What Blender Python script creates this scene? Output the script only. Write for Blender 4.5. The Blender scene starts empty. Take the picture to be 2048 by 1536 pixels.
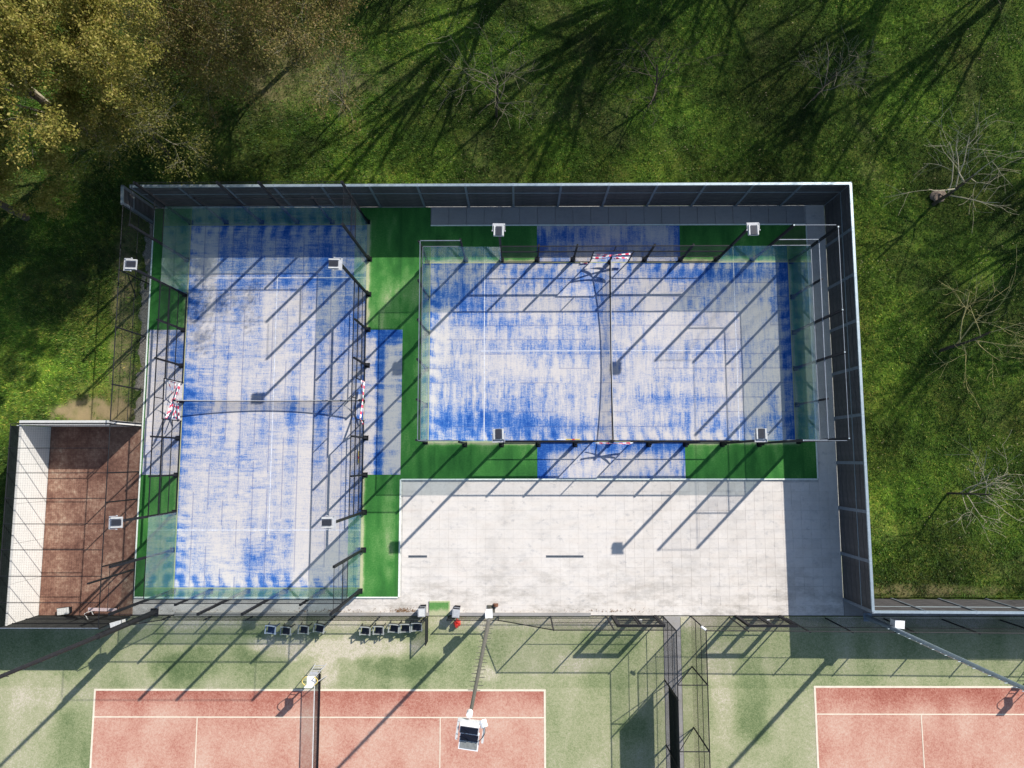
import bpy, math, random
import numpy as np
from mathutils import Vector, Matrix

S = bpy.context.scene
COL = S.collection

# ------------------------------------------------------------------ camera, sky, sun, exposure
H_CAM = 38.632
tx, ry, zy = 0.105176, 0.0072464, -0.0017534
cam = bpy.data.cameras.new('camera'); cam_o = bpy.data.objects.new('camera', cam); COL.objects.link(cam_o)
RX = Matrix(((1,0,0),(0,math.cos(tx),-math.sin(tx)),(0,math.sin(tx),math.cos(tx))))
RY = Matrix(((math.cos(ry),0,math.sin(ry)),(0,1,0),(-math.sin(ry),0,math.cos(ry))))
RZ = Matrix(((math.cos(zy),-math.sin(zy),0),(math.sin(zy),math.cos(zy),0),(0,0,1)))
cam_o.matrix_world = Matrix.Translation((0,0,H_CAM)) @ (RZ @ RX @ RY).to_4x4()
cam.sensor_width = 36; cam.lens = 1413.25/2048*36; cam.clip_end = 2000
S.camera = cam_o

SUNV = Vector((0.925, 0.943, 1.0)).normalized()
SUN_EL = math.asin(SUNV.z); SUN_AZ = math.atan2(SUNV.x, SUNV.y)
w = bpy.data.worlds.new('World'); S.world = w; w.use_nodes = True
wn = w.node_tree; bg = wn.nodes['Background']
sky = wn.nodes.new('ShaderNodeTexSky'); sky.sky_type = 'NISHITA'; sky.sun_disc = False
sky.sun_elevation = SUN_EL; sky.sun_rotation = SUN_AZ; sky.air_density = 1.0; sky.dust_density = 0.6; sky.ozone_density = 1.0
wn.links.new(sky.outputs[0], bg.inputs[0]); bg.inputs[1].default_value = 0.118
sun = bpy.data.lights.new('sun', 'SUN'); sun.energy = 4.9; sun.angle = math.radians(0.55); sun.color = (1.0, 0.95, 0.88)
sun_o = bpy.data.objects.new('sun', sun); COL.objects.link(sun_o)
sun_o.rotation_euler = SUNV.to_track_quat('Z', 'Y').to_euler(); sun_o.location = (30, 30, 40)
S.view_settings.view_transform = 'Standard'; S.view_settings.look = 'None'
S.view_settings.exposure = 0.36; S.view_settings.gamma = 1.0; S.view_settings.use_curve_mapping = False

R = random.Random(7)

# ------------------------------------------------------------------ noise in numpy
def vn(x, y, seed=0):
    x = np.asarray(x, float); y = np.asarray(y, float)
    xi = np.floor(x).astype(np.int64); yi = np.floor(y).astype(np.int64)
    fx = x-xi; fy = y-yi; fx = fx*fx*(3-2*fx); fy = fy*fy*(3-2*fy)
    def h(a, b):
        n = (a*374761393 + b*668265263 + seed*1442695041) & 0x7fffffff
        n = ((n ^ (n >> 13))*1274126177) & 0x7fffffff
        return ((n ^ (n >> 16)) & 0xffff)/65535.0
    return (h(xi,yi)*(1-fx)+h(xi+1,yi)*fx)*(1-fy) + (h(xi,yi+1)*(1-fx)+h(xi+1,yi+1)*fx)*fy
def fbm(x, y, o=4, seed=0):
    s = 0; a = 1; t = 0
    for i in range(o):
        s = s + a*vn(x*2**i, y*2**i, seed+i*17); t += a; a *= .5
    return s/t
def sstep(a, b, x):
    t = np.clip((x-a)/(b-a), 0, 1); return t*t*(3-2*t)
def blob(x, y, cx, cy, rx, ry_, seed=1):
    d = np.sqrt(((x-cx)/rx)**2+((y-cy)/ry_)**2) + (fbm(x*1.6, y*1.6, 3, seed)-.5)*.9
    return 1-sstep(.35, 1.15, d)

# ------------------------------------------------------------------ materials
MAT = {}
def _new(name):
    m = bpy.data.materials.new(name); m.use_nodes = True
    nt = m.node_tree; b = nt.nodes['Principled BSDF']; MAT[name] = m
    return m, nt, b
def nd(nt, t, **kw):
    n = nt.nodes.new(t)
    for k, v in kw.items():
        if k.startswith('i_'): n.inputs[k[2:]].default_value = v
        else: setattr(n, k, v)
    return n
def coords(nt, scale=(1,1,1)):
    tc = nd(nt, 'ShaderNodeTexCoord'); mp = nd(nt, 'ShaderNodeMapping')
    mp.inputs['Scale'].default_value = scale
    nt.links.new(tc.outputs['Object'], mp.inputs[0]); return mp.outputs[0]
def noise(nt, vec, scale, detail=4, rough=.6):
    n = nd(nt, 'ShaderNodeTexNoise'); n.inputs['Scale'].default_value = scale
    n.inputs['Detail'].default_value = detail; n.inputs['Roughness'].default_value = rough
    nt.links.new(vec, n.inputs['Vector']); return n.outputs['Fac']
def ramp(nt, fac, stops):
    r = nd(nt, 'ShaderNodeValToRGB'); e = r.color_ramp.elements
    while len(e) < len(stops): e.new(.5)
    for el, (p, c) in zip(e, stops): el.position = p; el.color = (*c, 1) if len(c) == 3 else c
    nt.links.new(fac, r.inputs[0]); return r.outputs[0]
def mix(nt, fac, a, b, mode='MIX'):
    m = nd(nt, 'ShaderNodeMix', data_type='RGBA', blend_type=mode)
    for s, v in ((0, fac), (6, a), (7, b)):
        if hasattr(v, 'links'): nt.links.new(v, m.inputs[s])
        elif s == 0: m.inputs[0].default_value = v
        else: m.inputs[s].default_value = (*v, 1)
    return m.outputs[2]
def fmath(nt, op, a, b=0.0, c=None):
    m = nd(nt, 'ShaderNodeMath', operation=op)
    for i, v in enumerate((a, b, c)):
        if v is None: continue
        if hasattr(v, 'links'): nt.links.new(v, m.inputs[i])
        else: m.inputs[i].default_value = v
    return m.outputs[0]
def attr(nt, name):
    a = nd(nt, 'ShaderNodeAttribute', attribute_name=name); return a.outputs['Fac']
def bump(nt, b, h, strength=.4, dist=.02):
    n = nd(nt, 'ShaderNodeBump'); n.inputs['Strength'].default_value = strength; n.inputs['Distance'].default_value = dist
    nt.links.new(h, n.inputs['Height']); nt.links.new(n.outputs[0], b.inputs['Normal'])
def simple(name, c, rough=.5, metal=0.0, var=.18, scale=6, spec=.5, bmp=0):
    m, nt, b = _new(name)
    v = coords(nt); f = noise(nt, v, scale, 5, .65)
    lo = tuple(x*(1-var) for x in c); hi = tuple(min(1, x*(1+var)) for x in c)
    nt.links.new(ramp(nt, f, [(.3, lo), (.7, hi)]), b.inputs['Base Color'])
    b.inputs['Roughness'].default_value = rough; b.inputs['Metallic'].default_value = metal
    b.inputs['Specular IOR Level'].default_value = spec
    if bmp: bump(nt, b, noise(nt, v, scale*6, 3), bmp, .01)
    return m

simple('black_steel', (.009,.010,.013), .6, 0, .3, 3, .25)
simple('fence_wire', (.012,.016,.016), .6, 0, .2, 3, .3)
simple('court_wire', (.014,.015,.019), .5, 0, .2, 3, .4)
simple('galvanised', (.46,.54,.57), .35, .55, .12, 8)
simple('galvanised_dull', (.20,.23,.27), .5, .4, .2, 4)
simple('board', (.072,.068,.070), .7, 0, .35, 2.2, .3, .3)
simple('joint_dark', (.012,.012,.014), .9, 0, .2, 3)
simple('white_wall', (.78,.76,.71), .8, 0, .05, 1.2, .3, .15)
simple('white_paint', (.80,.80,.80), .4, 0, .05, 5)
simple('off_white', (.58,.58,.56), .5, 0, .14, 9)
simple('grey_plastic', (.22,.23,.26), .45, 0, .12, 9)
simple('pale_grey', (.42,.43,.45), .5, 0, .14, 12)
simple('heat_sink', (.10,.105,.125), .45, .4, .2, 20)
simple('chair_black', (.022,.022,.028), .4, 0, .25, 12)
simple('chair_rim', (.33,.35,.33), .4, 0, .15, 12)
simple('chair_blue', (.035,.06,.13), .4, 0, .25, 12)
simple('chair_blue_rim', (.36,.42,.52), .4, 0, .12, 12)
simple('net_black', (.012,.010,.014), .8, 0, .2, 6, .2)
simple('tape_white', (.85,.85,.86), .6, 0, .05, 8)
simple('line_white', (.60,.62,.68), .8, 0, .28, 9)
simple('line_cream', (.74,.66,.52), .9, 0, .1, 5)
simple('red_plastic', (.62,.035,.025), .45, 0, .3, 14)
simple('yellow_paint', (.62,.47,.10), .5, 0, .1, 9)
simple('cloth_dark', (.010,.016,.015), .9, 0, .3, 3, .1)
simple('cage_cloth', (.035,.037,.035), .9, 0, .3, 2.5, .1)
simple('mast_olive', (.115,.11,.088), .5, .2, .15, 3)
simple('mast_blue', (.30,.37,.43), .4, .4, .12, 2)
simple('mast_dark', (.020,.020,.024), .55, 0, .2, 3, .3)
simple('lamp_glass', (.012,.012,.02), .12, 0, .2, 4)
simple('lamp_glass_grey', (.22,.23,.22), .12, 0, .25, 10)
simple('nest', (.22,.17,.13), .95, 0, .35, 14, .1, .8)
simple('leaf_litter', (.20,.11,.05), .9, 0, .4, 20, .2)
simple('leaf_litter_pale', (.30,.25,.15), .9, 0, .5, 3, .2)
simple('rust', (.17,.08,.05), .9, 0, .4, 12, .2)
simple('pink_plank', (.62,.50,.50), .7, 0, .15, 8)

# bark
def bark(name, a, c):
    m, nt, b = _new(name)
    f = noise(nt, coords(nt, (1,1,.35)), 9, 6, .7)
    nt.links.new(ramp(nt, f, [(.3, a), (.7, c)]), b.inputs['Base Color']); b.inputs['Roughness'].default_value = .9
    b.inputs['Specular IOR Level'].default_value = .2; bump(nt, b, f, .6, .02)
bark('bark_pale', (.26,.23,.15), (.52,.47,.34)); bark('bark_dark', (.05,.04,.03), (.13,.11,.08)); bark('bark_mid', (.13,.11,.075), (.27,.24,.17)); bark('bark_yellow', (.30,.26,.10), (.58,.50,.22))
def leafmat(name, stops, trans=.35):
    m, nt, b = _new(name)
    g = nd(nt, 'ShaderNodeNewGeometry')
    c = ramp(nt, g.outputs['Random Per Island'], stops)
    if name == 'grass_blade':
        v = coords(nt)
        c = mix(nt, 1.0, c, ramp(nt, noise(nt, v, .16, 4, .55), [(.36, (.62,.60,.62)), (.50, (1.08,1.15,1.0)), (.62, (1.65,1.75,1.3))]), 'MULTIPLY')
        c = mix(nt, 1.0, c, ramp(nt, noise(nt, v, .9, 4, .6), [(.35, (.62,.66,.6)), (.5, (1,1,1)), (.66, (1.45,1.3,1.2))]), 'MULTIPLY')
        c = mix(nt, 1.0, c, ramp(nt, noise(nt, v, 4.5, 3, .6), [(.36, (.50,.55,.5)), (.5, (1,1,1)), (.66, (1.6,1.5,1.3))]), 'MULTIPLY')
        c = mix(nt, attr(nt, 'lush'), c, mix(nt, 1.0, c, (1.85,1.65,1.6), 'MULTIPLY'))
    nt.links.new(c, b.inputs['Base Color']); b.inputs['Roughness'].default_value = .6
    b.inputs['Specular IOR Level'].default_value = .25
    tr = nd(nt, 'ShaderNodeBsdfTranslucent'); nt.links.new(c, tr.inputs[0])
    mx = nd(nt, 'ShaderNodeMixShader'); mx.inputs[0].default_value = trans
    out = nt.nodes['Material Output']
    nt.links.new(b.outputs[0], mx.inputs[1]); nt.links.new(tr.outputs[0], mx.inputs[2]); nt.links.new(mx.outputs[0], out.inputs[0])
leafmat('leaf_gold', [(0, (.13,.15,.022)), (.5, (.29,.26,.05)), (.85, (.40,.34,.09)), (1, (.27,.19,.06))])
leafmat('leaf_bronze', [(0, (.09,.10,.02)), (.5, (.19,.16,.04)), (.85, (.26,.20,.075)), (1, (.22,.13,.06))])
leafmat('leaf_olive', [(0, (.07,.09,.015)), (.5, (.14,.15,.025)), (1, (.24,.20,.05))])
leafmat('grass_blade', [(0, (.018,.040,.006)), (.35, (.042,.102,.014)), (.75, (.086,.160,.026)), (.93, (.15,.17,.035)), (1, (.24,.21,.08))], .25)

# glass panels: clear tempered glass, lightly green
m, nt, b = _new('court_glass')
tb = nd(nt, 'ShaderNodeBsdfTransparent'); tb.inputs[0].default_value = (.935,.975,.96,1)
gb = nd(nt, 'ShaderNodeBsdfGlossy'); gb.inputs[0].default_value = (.9,1,.96,1); gb.inputs['Roughness'].default_value = .02
df = nd(nt, 'ShaderNodeBsdfDiffuse'); df.inputs[0].default_value = (.52,.60,.56,1)
fr = nd(nt, 'ShaderNodeFresnel'); fr.inputs[0].default_value = 1.45
m1 = nd(nt, 'ShaderNodeMixShader'); m2 = nd(nt, 'ShaderNodeMixShader')
fd = noise(nt, coords(nt, (1,1,.5)), 1.3, 5, .6)
fdr = nd(nt, 'ShaderNodeMapRange'); fdr.inputs['To Min'].default_value = .01; fdr.inputs['To Max'].default_value = .035
nt.links.new(fd, fdr.inputs[0])
frs = fmath(nt, 'MULTIPLY', fr.outputs[0], .42)
nt.links.new(fdr.outputs[0], m1.inputs[0]); nt.links.new(tb.outputs[0], m1.inputs[1]); nt.links.new(df.outputs[0], m1.inputs[2])
nt.links.new(frs, m2.inputs[0]); nt.links.new(m1.outputs[0], m2.inputs[1]); nt.links.new(gb.outputs[0], m2.inputs[2])
nt.links.new(m2.outputs[0], nt.nodes['Material Output'].inputs[0])

# barrier tape: red and white stripes along its length
m, nt, b = _new('barrier_tape')
a = attr(nt, 'along')
s_ = fmath(nt, 'FRACT', fmath(nt, 'MULTIPLY', a, 2.6))
nt.links.new(ramp(nt, fmath(nt, 'GREATER_THAN', s_, .5), [(0, (.86,.84,.86)), (1, (.72,.05,.11))]), b.inputs['Base Color'])
b.inputs['Roughness'].default_value = .45

# blue carpet with brushed sand
def blue_mat(name, lx):
    m, nt, b = _new(name)
    v = coords(nt); f = attr(nt, 'sand')
    # fine brush scratches both ways, stronger across the roll
    a1 = noise(nt, coords(nt, (11,1.1,1) if lx else (1.1,11,1)), 1.0, 5, .75)
    a2 = noise(nt, coords(nt, (2.0,24,1) if lx else (24,2.0,1)), 1.0, 4, .75)
    nf = noise(nt, v, 13, 5, .8); nl = noise(nt, v, 2.6, 6, .75)
    f2 = fmath(nt, 'ADD', fmath(nt, 'MULTIPLY', f, .70), .165)
    n5 = noise(nt, v, 34, 3, .8)
    for q, k in ((a1, .85), (a2, .75), (nf, .80), (nl, .45), (n5, .8)):
        f2 = fmath(nt, 'ADD', f2, fmath(nt, 'MULTIPLY', fmath(nt, 'SUBTRACT', q, .5), k))
    c = ramp(nt, f2, [(.05, (.010,.060,.29)), (.28, (.030,.125,.41)), (.46, (.15,.235,.46)), (.62, (.38,.395,.475)), (.86, (.57,.535,.515))])
    c = mix(nt, attr(nt, 'seam'), c, (.05,.09,.26))
    nt.links.new(c, b.inputs['Base Color']); b.inputs['Roughness'].default_value = .95; b.inputs['Specular IOR Level'].default_value = .15
    bump(nt, b, nf, .35, .01)
blue_mat('blue_carpet', False); blue_mat('blue_carpet_across', True)
# green carpet
m, nt, b = _new('green_carpet')
v = coords(nt); nf = noise(nt, v, 12, 7, .8); f = attr(nt, 'sand')
f2 = fmath(nt, 'ADD', f, fmath(nt, 'MULTIPLY', fmath(nt, 'SUBTRACT', nf, .5), .85))
c = ramp(nt, f2, [(0, (.022,.105,.024)), (.35, (.046,.185,.038)), (.62, (.12,.27,.080)), (1, (.42,.42,.26))])
nt.links.new(c, b.inputs['Base Color']); b.inputs['Roughness'].default_value = .95; b.inputs['Specular IOR Level'].default_value = .15
bump(nt, b, nf, .3, .01)
# tennis green
m, nt, b = _new('tennis_green')
v = coords(nt); nf = noise(nt, v, 7, 8, .85); f = attr(nt, 'sand')
f2 = fmath(nt, 'ADD', fmath(nt, 'MULTIPLY', f, .8), fmath(nt, 'ADD', .12, fmath(nt, 'MULTIPLY', fmath(nt, 'SUBTRACT', nf, .5), 1.15)))
n7 = noise(nt, coords(nt, (1,.8,1)), 17, 4, .8)
f2 = fmath(nt, 'ADD', f2, fmath(nt, 'MULTIPLY', fmath(nt, 'SUBTRACT', n7, .5), 1.15))
c = ramp(nt, f2, [(0, (.085,.130,.052)), (.3, (.165,.21,.095)), (.55, (.285,.31,.165)), (.8, (.40,.385,.25)), (1, (.56,.50,.40))])
nt.links.new(c, b.inputs['Base Color']); b.inputs['Roughness'].default_value = .95; b.inputs['Specular IOR Level'].default_value = .1
bump(nt, b, nf, .4, .012)
# tennis red
m, nt, b = _new('tennis_red')
v = coords(nt); nf = noise(nt, v, 6.5, 8, .86); f = attr(nt, 'sand')
f2 = fmath(nt, 'ADD', f, fmath(nt, 'MULTIPLY', fmath(nt, 'SUBTRACT', nf, .5), 1.1))
n7 = noise(nt, coords(nt, (1,.8,1)), 15, 4, .8)
f2 = fmath(nt, 'ADD', f2, fmath(nt, 'MULTIPLY', fmath(nt, 'SUBTRACT', n7, .5), 1.15))
c = ramp(nt, f2, [(0, (.24,.050,.036)), (.35, (.41,.165,.12)), (.65, (.54,.30,.225)), (1, (.61,.44,.345))])
nt.links.new(c, b.inputs['Base Color']); b.inputs['Roughness'].default_value = .95; b.inputs['Specular IOR Level'].default_value = .1
bump(nt, b, nf, .4, .012)
# cage floor
m, nt, b = _new('cage_floor')
v = coords(nt); nf = noise(nt, v, 5.5, 7, .78); nb = noise(nt, v, .7, 4, .6)
f2 = fmath(nt, 'ADD', nf, fmath(nt, 'MULTIPLY', fmath(nt, 'SUBTRACT', nb, .5), .8))
c = ramp(nt, f2, [(.3, (.12,.060,.045)), (.5, (.215,.115,.083)), (.66, (.33,.21,.15)), (.8, (.50,.39,.29))])
nt.links.new(c, b.inputs['Base Color']); b.inputs['Roughness'].default_value = .95; b.inputs['Specular IOR Level'].default_value = .1
bump(nt, b, nf, .4, .012)
# concrete paving
def concrete(name, tint, rnd=False):
    m, nt, b = _new(name)
    def coords(nt, scale=(1,1,1)):
        g = nd(nt, 'ShaderNodeNewGeometry'); mp = nd(nt, 'ShaderNodeMapping'); mp.inputs['Scale'].default_value = scale
        nt.links.new(g.outputs['Position'], mp.inputs[0]); return mp.outputs[0]
    v = coords(nt); n1 = noise(nt, v, .45, 6, .65); n2 = noise(nt, v, 9, 6, .7); n3 = noise(nt, coords(nt, (1,3,1)), .8, 5, .6)
    c = ramp(nt, n1, [(.30, tuple(x*.80 for x in tint)), (.46, tuple(x*.93 for x in tint)), (.7, tint)])
    c = mix(nt, .8, c, ramp(nt, n2, [(.25, (.78,.78,.79)), (.45, (.96,.955,.95)), (.7, (1,1,1))]), 'MULTIPLY')
    c = mix(nt, .7, c, ramp(nt, n3, [(.3, (.84,.85,.87)), (.45, (1,1,1)), (.62, (1,.985,.965)), (.75, (.99,.93,.91))]), 'MULTIPLY')
    st = nd(nt, 'ShaderNodeTexNoise'); st.inputs['Scale'].default_value = .55; st.inputs['Detail'].default_value = 10; st.inputs['Roughness'].default_value = .82
    nt.links.new(coords(nt, (.8,1.7,1)), st.inputs[0])
    sm = noise(nt, coords(nt, (1,1.3,1)), 1.9, 8, .75)
    mp = nd(nt, 'ShaderNodeSeparateXYZ'); nt.links.new(v, mp.inputs[0])
    south = nd(nt, 'ShaderNodeMapRange'); south.inputs['From Min'].default_value = -4.5; south.inputs['From Max'].default_value = -8.0
    nt.links.new(mp.outputs[1], south.inputs[0])
    s2 = fmath(nt, 'MULTIPLY', ramp(nt, st.outputs[0], [(.47, (0,0,0)), (.62, (1,1,1))]), fmath(nt, 'ADD', fmath(nt, 'MULTIPLY', south.outputs[0], .55), .10))
    c = mix(nt, s2, c, (.26,.235,.20))
    c = mix(nt, ramp(nt, sm, [(.57, (0,0,0)), (.70, (.62,.62,.62))]), c, (.30,.30,.31))
    oi = nd(nt, 'ShaderNodeObjectInfo')
    c = mix(nt, 1.0, c, ramp(nt, oi.outputs['Random'], [(0, (.93,.925,.92)), (.5, (.985,.98,.975)), (1, (1,1,1))]), 'MULTIPLY')
    nt.links.new(c, b.inputs['Base Color']); b.inputs['Roughness'].default_value = .85; b.inputs['Specular IOR Level'].default_value = .3
    bump(nt, b, n2, .25, .01)
concrete('concrete', (.71,.665,.615)); concrete('concrete_grey', (.34,.33,.32))
simple('kerb_white', (.72,.77,.70), .8, 0, .12, 6)
simple('grout', (.50,.48,.45), .9, 0, .2, 6)
# dirt strip / gravel
m, nt, b = _new('gravel')
v = coords(nt); nf = noise(nt, v, 14, 6, .8)
nt.links.new(ramp(nt, nf, [(.3, (.07,.06,.05)), (.5, (.20,.18,.15)), (.7, (.42,.39,.34))]), b.inputs['Base Color']); b.inputs['Roughness'].default_value = .95
bump(nt, b, nf, .8, .03)
# lawn soil / grass underlay
m, nt, b = _new('lawn')
v = coords(nt); n1 = noise(nt, v, .45, 5, .6); n2 = noise(nt, v, 5, 7, .75)
f2 = fmath(nt, 'ADD', fmath(nt, 'MULTIPLY', n1, .55), fmath(nt, 'MULTIPLY', n2, .5))
c = ramp(nt, f2, [(.36, (.014,.030,.005)), (.48, (.036,.068,.010)), (.58, (.068,.104,.016)), (.70, (.13,.13,.035))])
n4 = noise(nt, v, .16, 4, .55)
c = mix(nt, 1.0, c, ramp(nt, n4, [(.36, (.62,.60,.62)), (.50, (1.0,.98,.9)), (.62, (1.55,1.62,1.2))]), 'MULTIPLY')
c = mix(nt, attr(nt, 'lush'), c, mix(nt, 1.0, c, (1.75,1.6,1.5), 'MULTIPLY'))
c = mix(nt, attr(nt, 'dry'), c, (.26,.20,.11))
nt.links.new(c, b.inputs['Base Color']); b.inputs['Roughness'].default_value = .95; b.inputs['Specular IOR Level'].default_value = .1
bump(nt, b, n2, .7, .05)

# ------------------------------------------------------------------ mesh helpers
def np_mesh(name, V, F, attrs=None, n=None):
    V = np.asarray(V, np.float32); F = np.asarray(F, np.int32); k = F.shape[1]
    me = bpy.data.meshes.new(name)
    me.vertices.add(len(V)); me.vertices.foreach_set('co', V.ravel())
    me.loops.add(F.size); me.loops.foreach_set('vertex_index', F.ravel())
    me.polygons.add(len(F)); me.polygons.foreach_set('loop_start', np.arange(0, F.size, k, dtype=np.int32))
    try: me.polygons.foreach_set('loop_total', np.full(len(F), k, np.int32))
    except Exception: pass
    me.update(calc_edges=True)
    for a, vals in (attrs or {}).items():
        at = me.attributes.new(a, 'FLOAT', 'POINT'); at.data.foreach_set('value', np.asarray(vals, np.float32))
    return me
def link(name, me, mat, parent=None, **props):
    if mat: me.materials.append(MAT[mat])
    o = bpy.data.objects.new(name, me); COL.objects.link(o)
    if parent: o.parent = parent
    for k, v in props.items(): o[k] = v
    return o

class MB:
    def __init__(s): s.v = []; s.f = []
    def quad(s, pts):
        n = len(s.v); s.v += [tuple(p) for p in pts]; s.f.append(tuple(range(n, n+len(pts)))); return s
    def box(s, c, d, rz=0, m=None, taper=1.0):
        n = len(s.v); x, y, z = d[0]/2, d[1]/2, d[2]/2
        ca, sa = math.cos(rz), math.sin(rz)
        for k in (-1, 1):
            t = taper if k > 0 else 1
            for a, b_ in ((-1,-1),(1,-1),(1,1),(-1,1)):
                px, py = a*x*t, b_*y*t
                p = Vector((px*ca-py*sa+c[0], px*sa+py*ca+c[1], k*z+c[2]))
                if m: p = m @ p
                s.v.append(tuple(p))
        s.f += [(n,n+3,n+2,n+1),(n+4,n+5,n+6,n+7)] + [(n+i, n+(i+1)%4, n+4+(i+1)%4, n+4+i) for i in range(4)]
        return s
    def bar(s, a, b_, w_, h=None, n=4, w2=None, up=(0,0,1), caps=True):
        a = Vector(a); b_ = Vector(b_); d = (b_-a)
        if d.length < 1e-6: return s
        d.normalize(); u = Vector(up)
        if abs(d.dot(u)) > .95: u = Vector((1,0,0)) if abs(d.x) < .9 else Vector((0,1,0))
        e1 = d.cross(u).normalized(); e2 = e1.cross(d).normalized(); h = h or w_; k = len(s.v)
        sc = (w2/w_) if w2 else 1
        for P, q in ((a, 1), (b_, sc)):
            for i in range(n):
                t = 2*math.pi*(i+.5)/n; r = 1/math.cos(math.pi/n) if n == 4 else 1
                s.v.append(tuple(P + e1*math.cos(t)*w_/2*q*r + e2*math.sin(t)*h/2*q*r))
        s.f += [(k+i, k+(i+1)%n, k+n+(i+1)%n, k+n+i) for i in range(n)]
        if caps: s.f += [tuple(range(k+n-1, k-1, -1)), tuple(range(k+n, k+2*n))]
        return s
    def path(s, pts, w_, h=None, n=4, **k):
        for a, b_ in zip(pts, pts[1:]): s.bar(a, b_, w_, h, n, **k)
        return s
    def mesh(s, name):
        me = bpy.data.meshes.new(name); me.from_pydata(s.v, [], s.f); me.update(); return me
    def build(s, name, mat, parent=None, **props): return link(name, s.mesh(name), mat, parent, **props)
    def obj(s, name, mat, parent=None, **props): return s.build(name, mat, parent, **props)

def thing(name, label, cat, loc=(0,0,0), rz=0, group=None):
    o = bpy.data.objects.new(name, None); COL.objects.link(o); o.location = loc; o.rotation_euler = (0,0,rz)
    o.empty_display_size = .3
    o['label'] = label; o['category'] = cat
    if group: o['group'] = group
    return o
def tag(o, label, cat, group=None):
    o['label'] = label; o['category'] = cat
    if group: o['group'] = group
    return o
def children(o): return [c for c in bpy.data.objects if c.parent == o]
def copy_tree(root, loc, rz, label=None):
    kids = {}
    for o in bpy.data.objects:
        if o.parent: kids.setdefault(o.parent.name, []).append(o)
    def rec(o, par):
        c = o.copy(); COL.objects.link(c); c.parent = par
        for ch in kids.get(o.name, []): rec(ch, c)
        return c
    r = rec(root, None); r.location = loc; r.rotation_euler = (0,0,rz)
    if label: r['label'] = label
    return r

def wires(segs, r):
    """many thin straight wires as 3-sided prisms; segs: (n,2,3)"""
    P = np.asarray(segs, float); a = P[:,0]; b_ = P[:,1]; d = b_-a; L = np.linalg.norm(d, axis=1, keepdims=True); d = d/np.maximum(L, 1e-9)
    ref = np.where(np.abs(d[:,2:3]) > .9, np.array([[1.,0,0]]), np.array([[0,0,1.]]))
    e1 = np.cross(d, ref); e1 /= np.linalg.norm(e1, axis=1, keepdims=True); e2 = np.cross(e1, d)
    V = np.zeros((len(P), 6, 3))
    for i in range(3):
        t = 2*math.pi*i/3; off = (e1*math.cos(t)+e2*math.sin(t))*r
        V[:, i] = a+off; V[:, 3+i] = b_+off
    base = (np.arange(len(P))*6)[:, None, None]
    F = np.array([[0,1,4,3],[1,2,5,4],[2,0,3,5]])[None]+base
    return V.reshape(-1,3), F.reshape(-1,4)
def mesh_segs(p0, p1, z0, z1, sp, z1b=None):
    """grid wires on a vertical rectangle from p0 to p1 (xy), z0..z1 (z1b: height at far end)"""
    p0 = np.array(p0, float); p1 = np.array(p1, float); L = np.linalg.norm(p1-p0); e = (p1-p0)/L
    z1b = z1 if z1b is None else z1b
    out = []
    n = max(1, int(L/sp))
    for i in range(n+1):
        s = L*i/n; q = p0+e*s; zt = z1+(z1b-z1)*s/L; out.append([(q[0],q[1],z0),(q[0],q[1],zt)])
    zm = max(z1, z1b); n = max(1, int((zm-z0)/sp))
    for i in range(n+1):
        z = z0+(zm-z0)*i/n; a = 0.; b_ = L
        if z1b < z1 and z > z1b: b_ = L*(z1-z)/(z1-z1b)
        if z1b > z1 and z > z1: a = L*(z-z1)/(z1b-z1)
        if b_-a < .02: continue
        qa = p0+e*a; qb = p0+e*b_; out.append([(qa[0],qa[1],z),(qb[0],qb[1],z)])
    return out
def wire_obj(name, segs, r, mat, parent=None, **props):
    V, F = wires(segs, r); return link(name, np_mesh(name, V, F), mat, parent, kind='stuff', **props)

def grid_sheet(name, x0, x1, y0, y1, step, fn, mat, z=0.0, zf=None, **props):
    nx = max(2, int((x1-x0)/step)+1); ny = max(2, int((y1-y0)/step)+1)
    X, Y = np.meshgrid(np.linspace(x0,x1,nx), np.linspace(y0,y1,ny)); x = X.ravel(); y = Y.ravel()
    Z = np.full_like(x, z) if zf is None else zf(x, y)
    idx = np.arange(nx*ny).reshape(ny, nx)
    F = np.stack([idx[:-1,:-1], idx[:-1,1:], idx[1:,1:], idx[1:,:-1]], -1).reshape(-1,4)
    return link(name, np_mesh(name, np.stack([x,y,Z],1), F, fn(x,y) if fn else None), mat, **props)

# ------------------------------------------------------------------ key places (metres; x east, y north)
LCX, LCY = -13.40, 3.13          # upright court, 20 m along y
RCX, RCY = 5.15, 5.91            # lying court, 20 m along x
TZ, PZ, GZ = 0.0, -0.06, -0.10   # turf, paving, ground
FY = -8.33                        # line of the tennis fence
WX = -20.6                        # line of the west mesh fence

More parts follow.
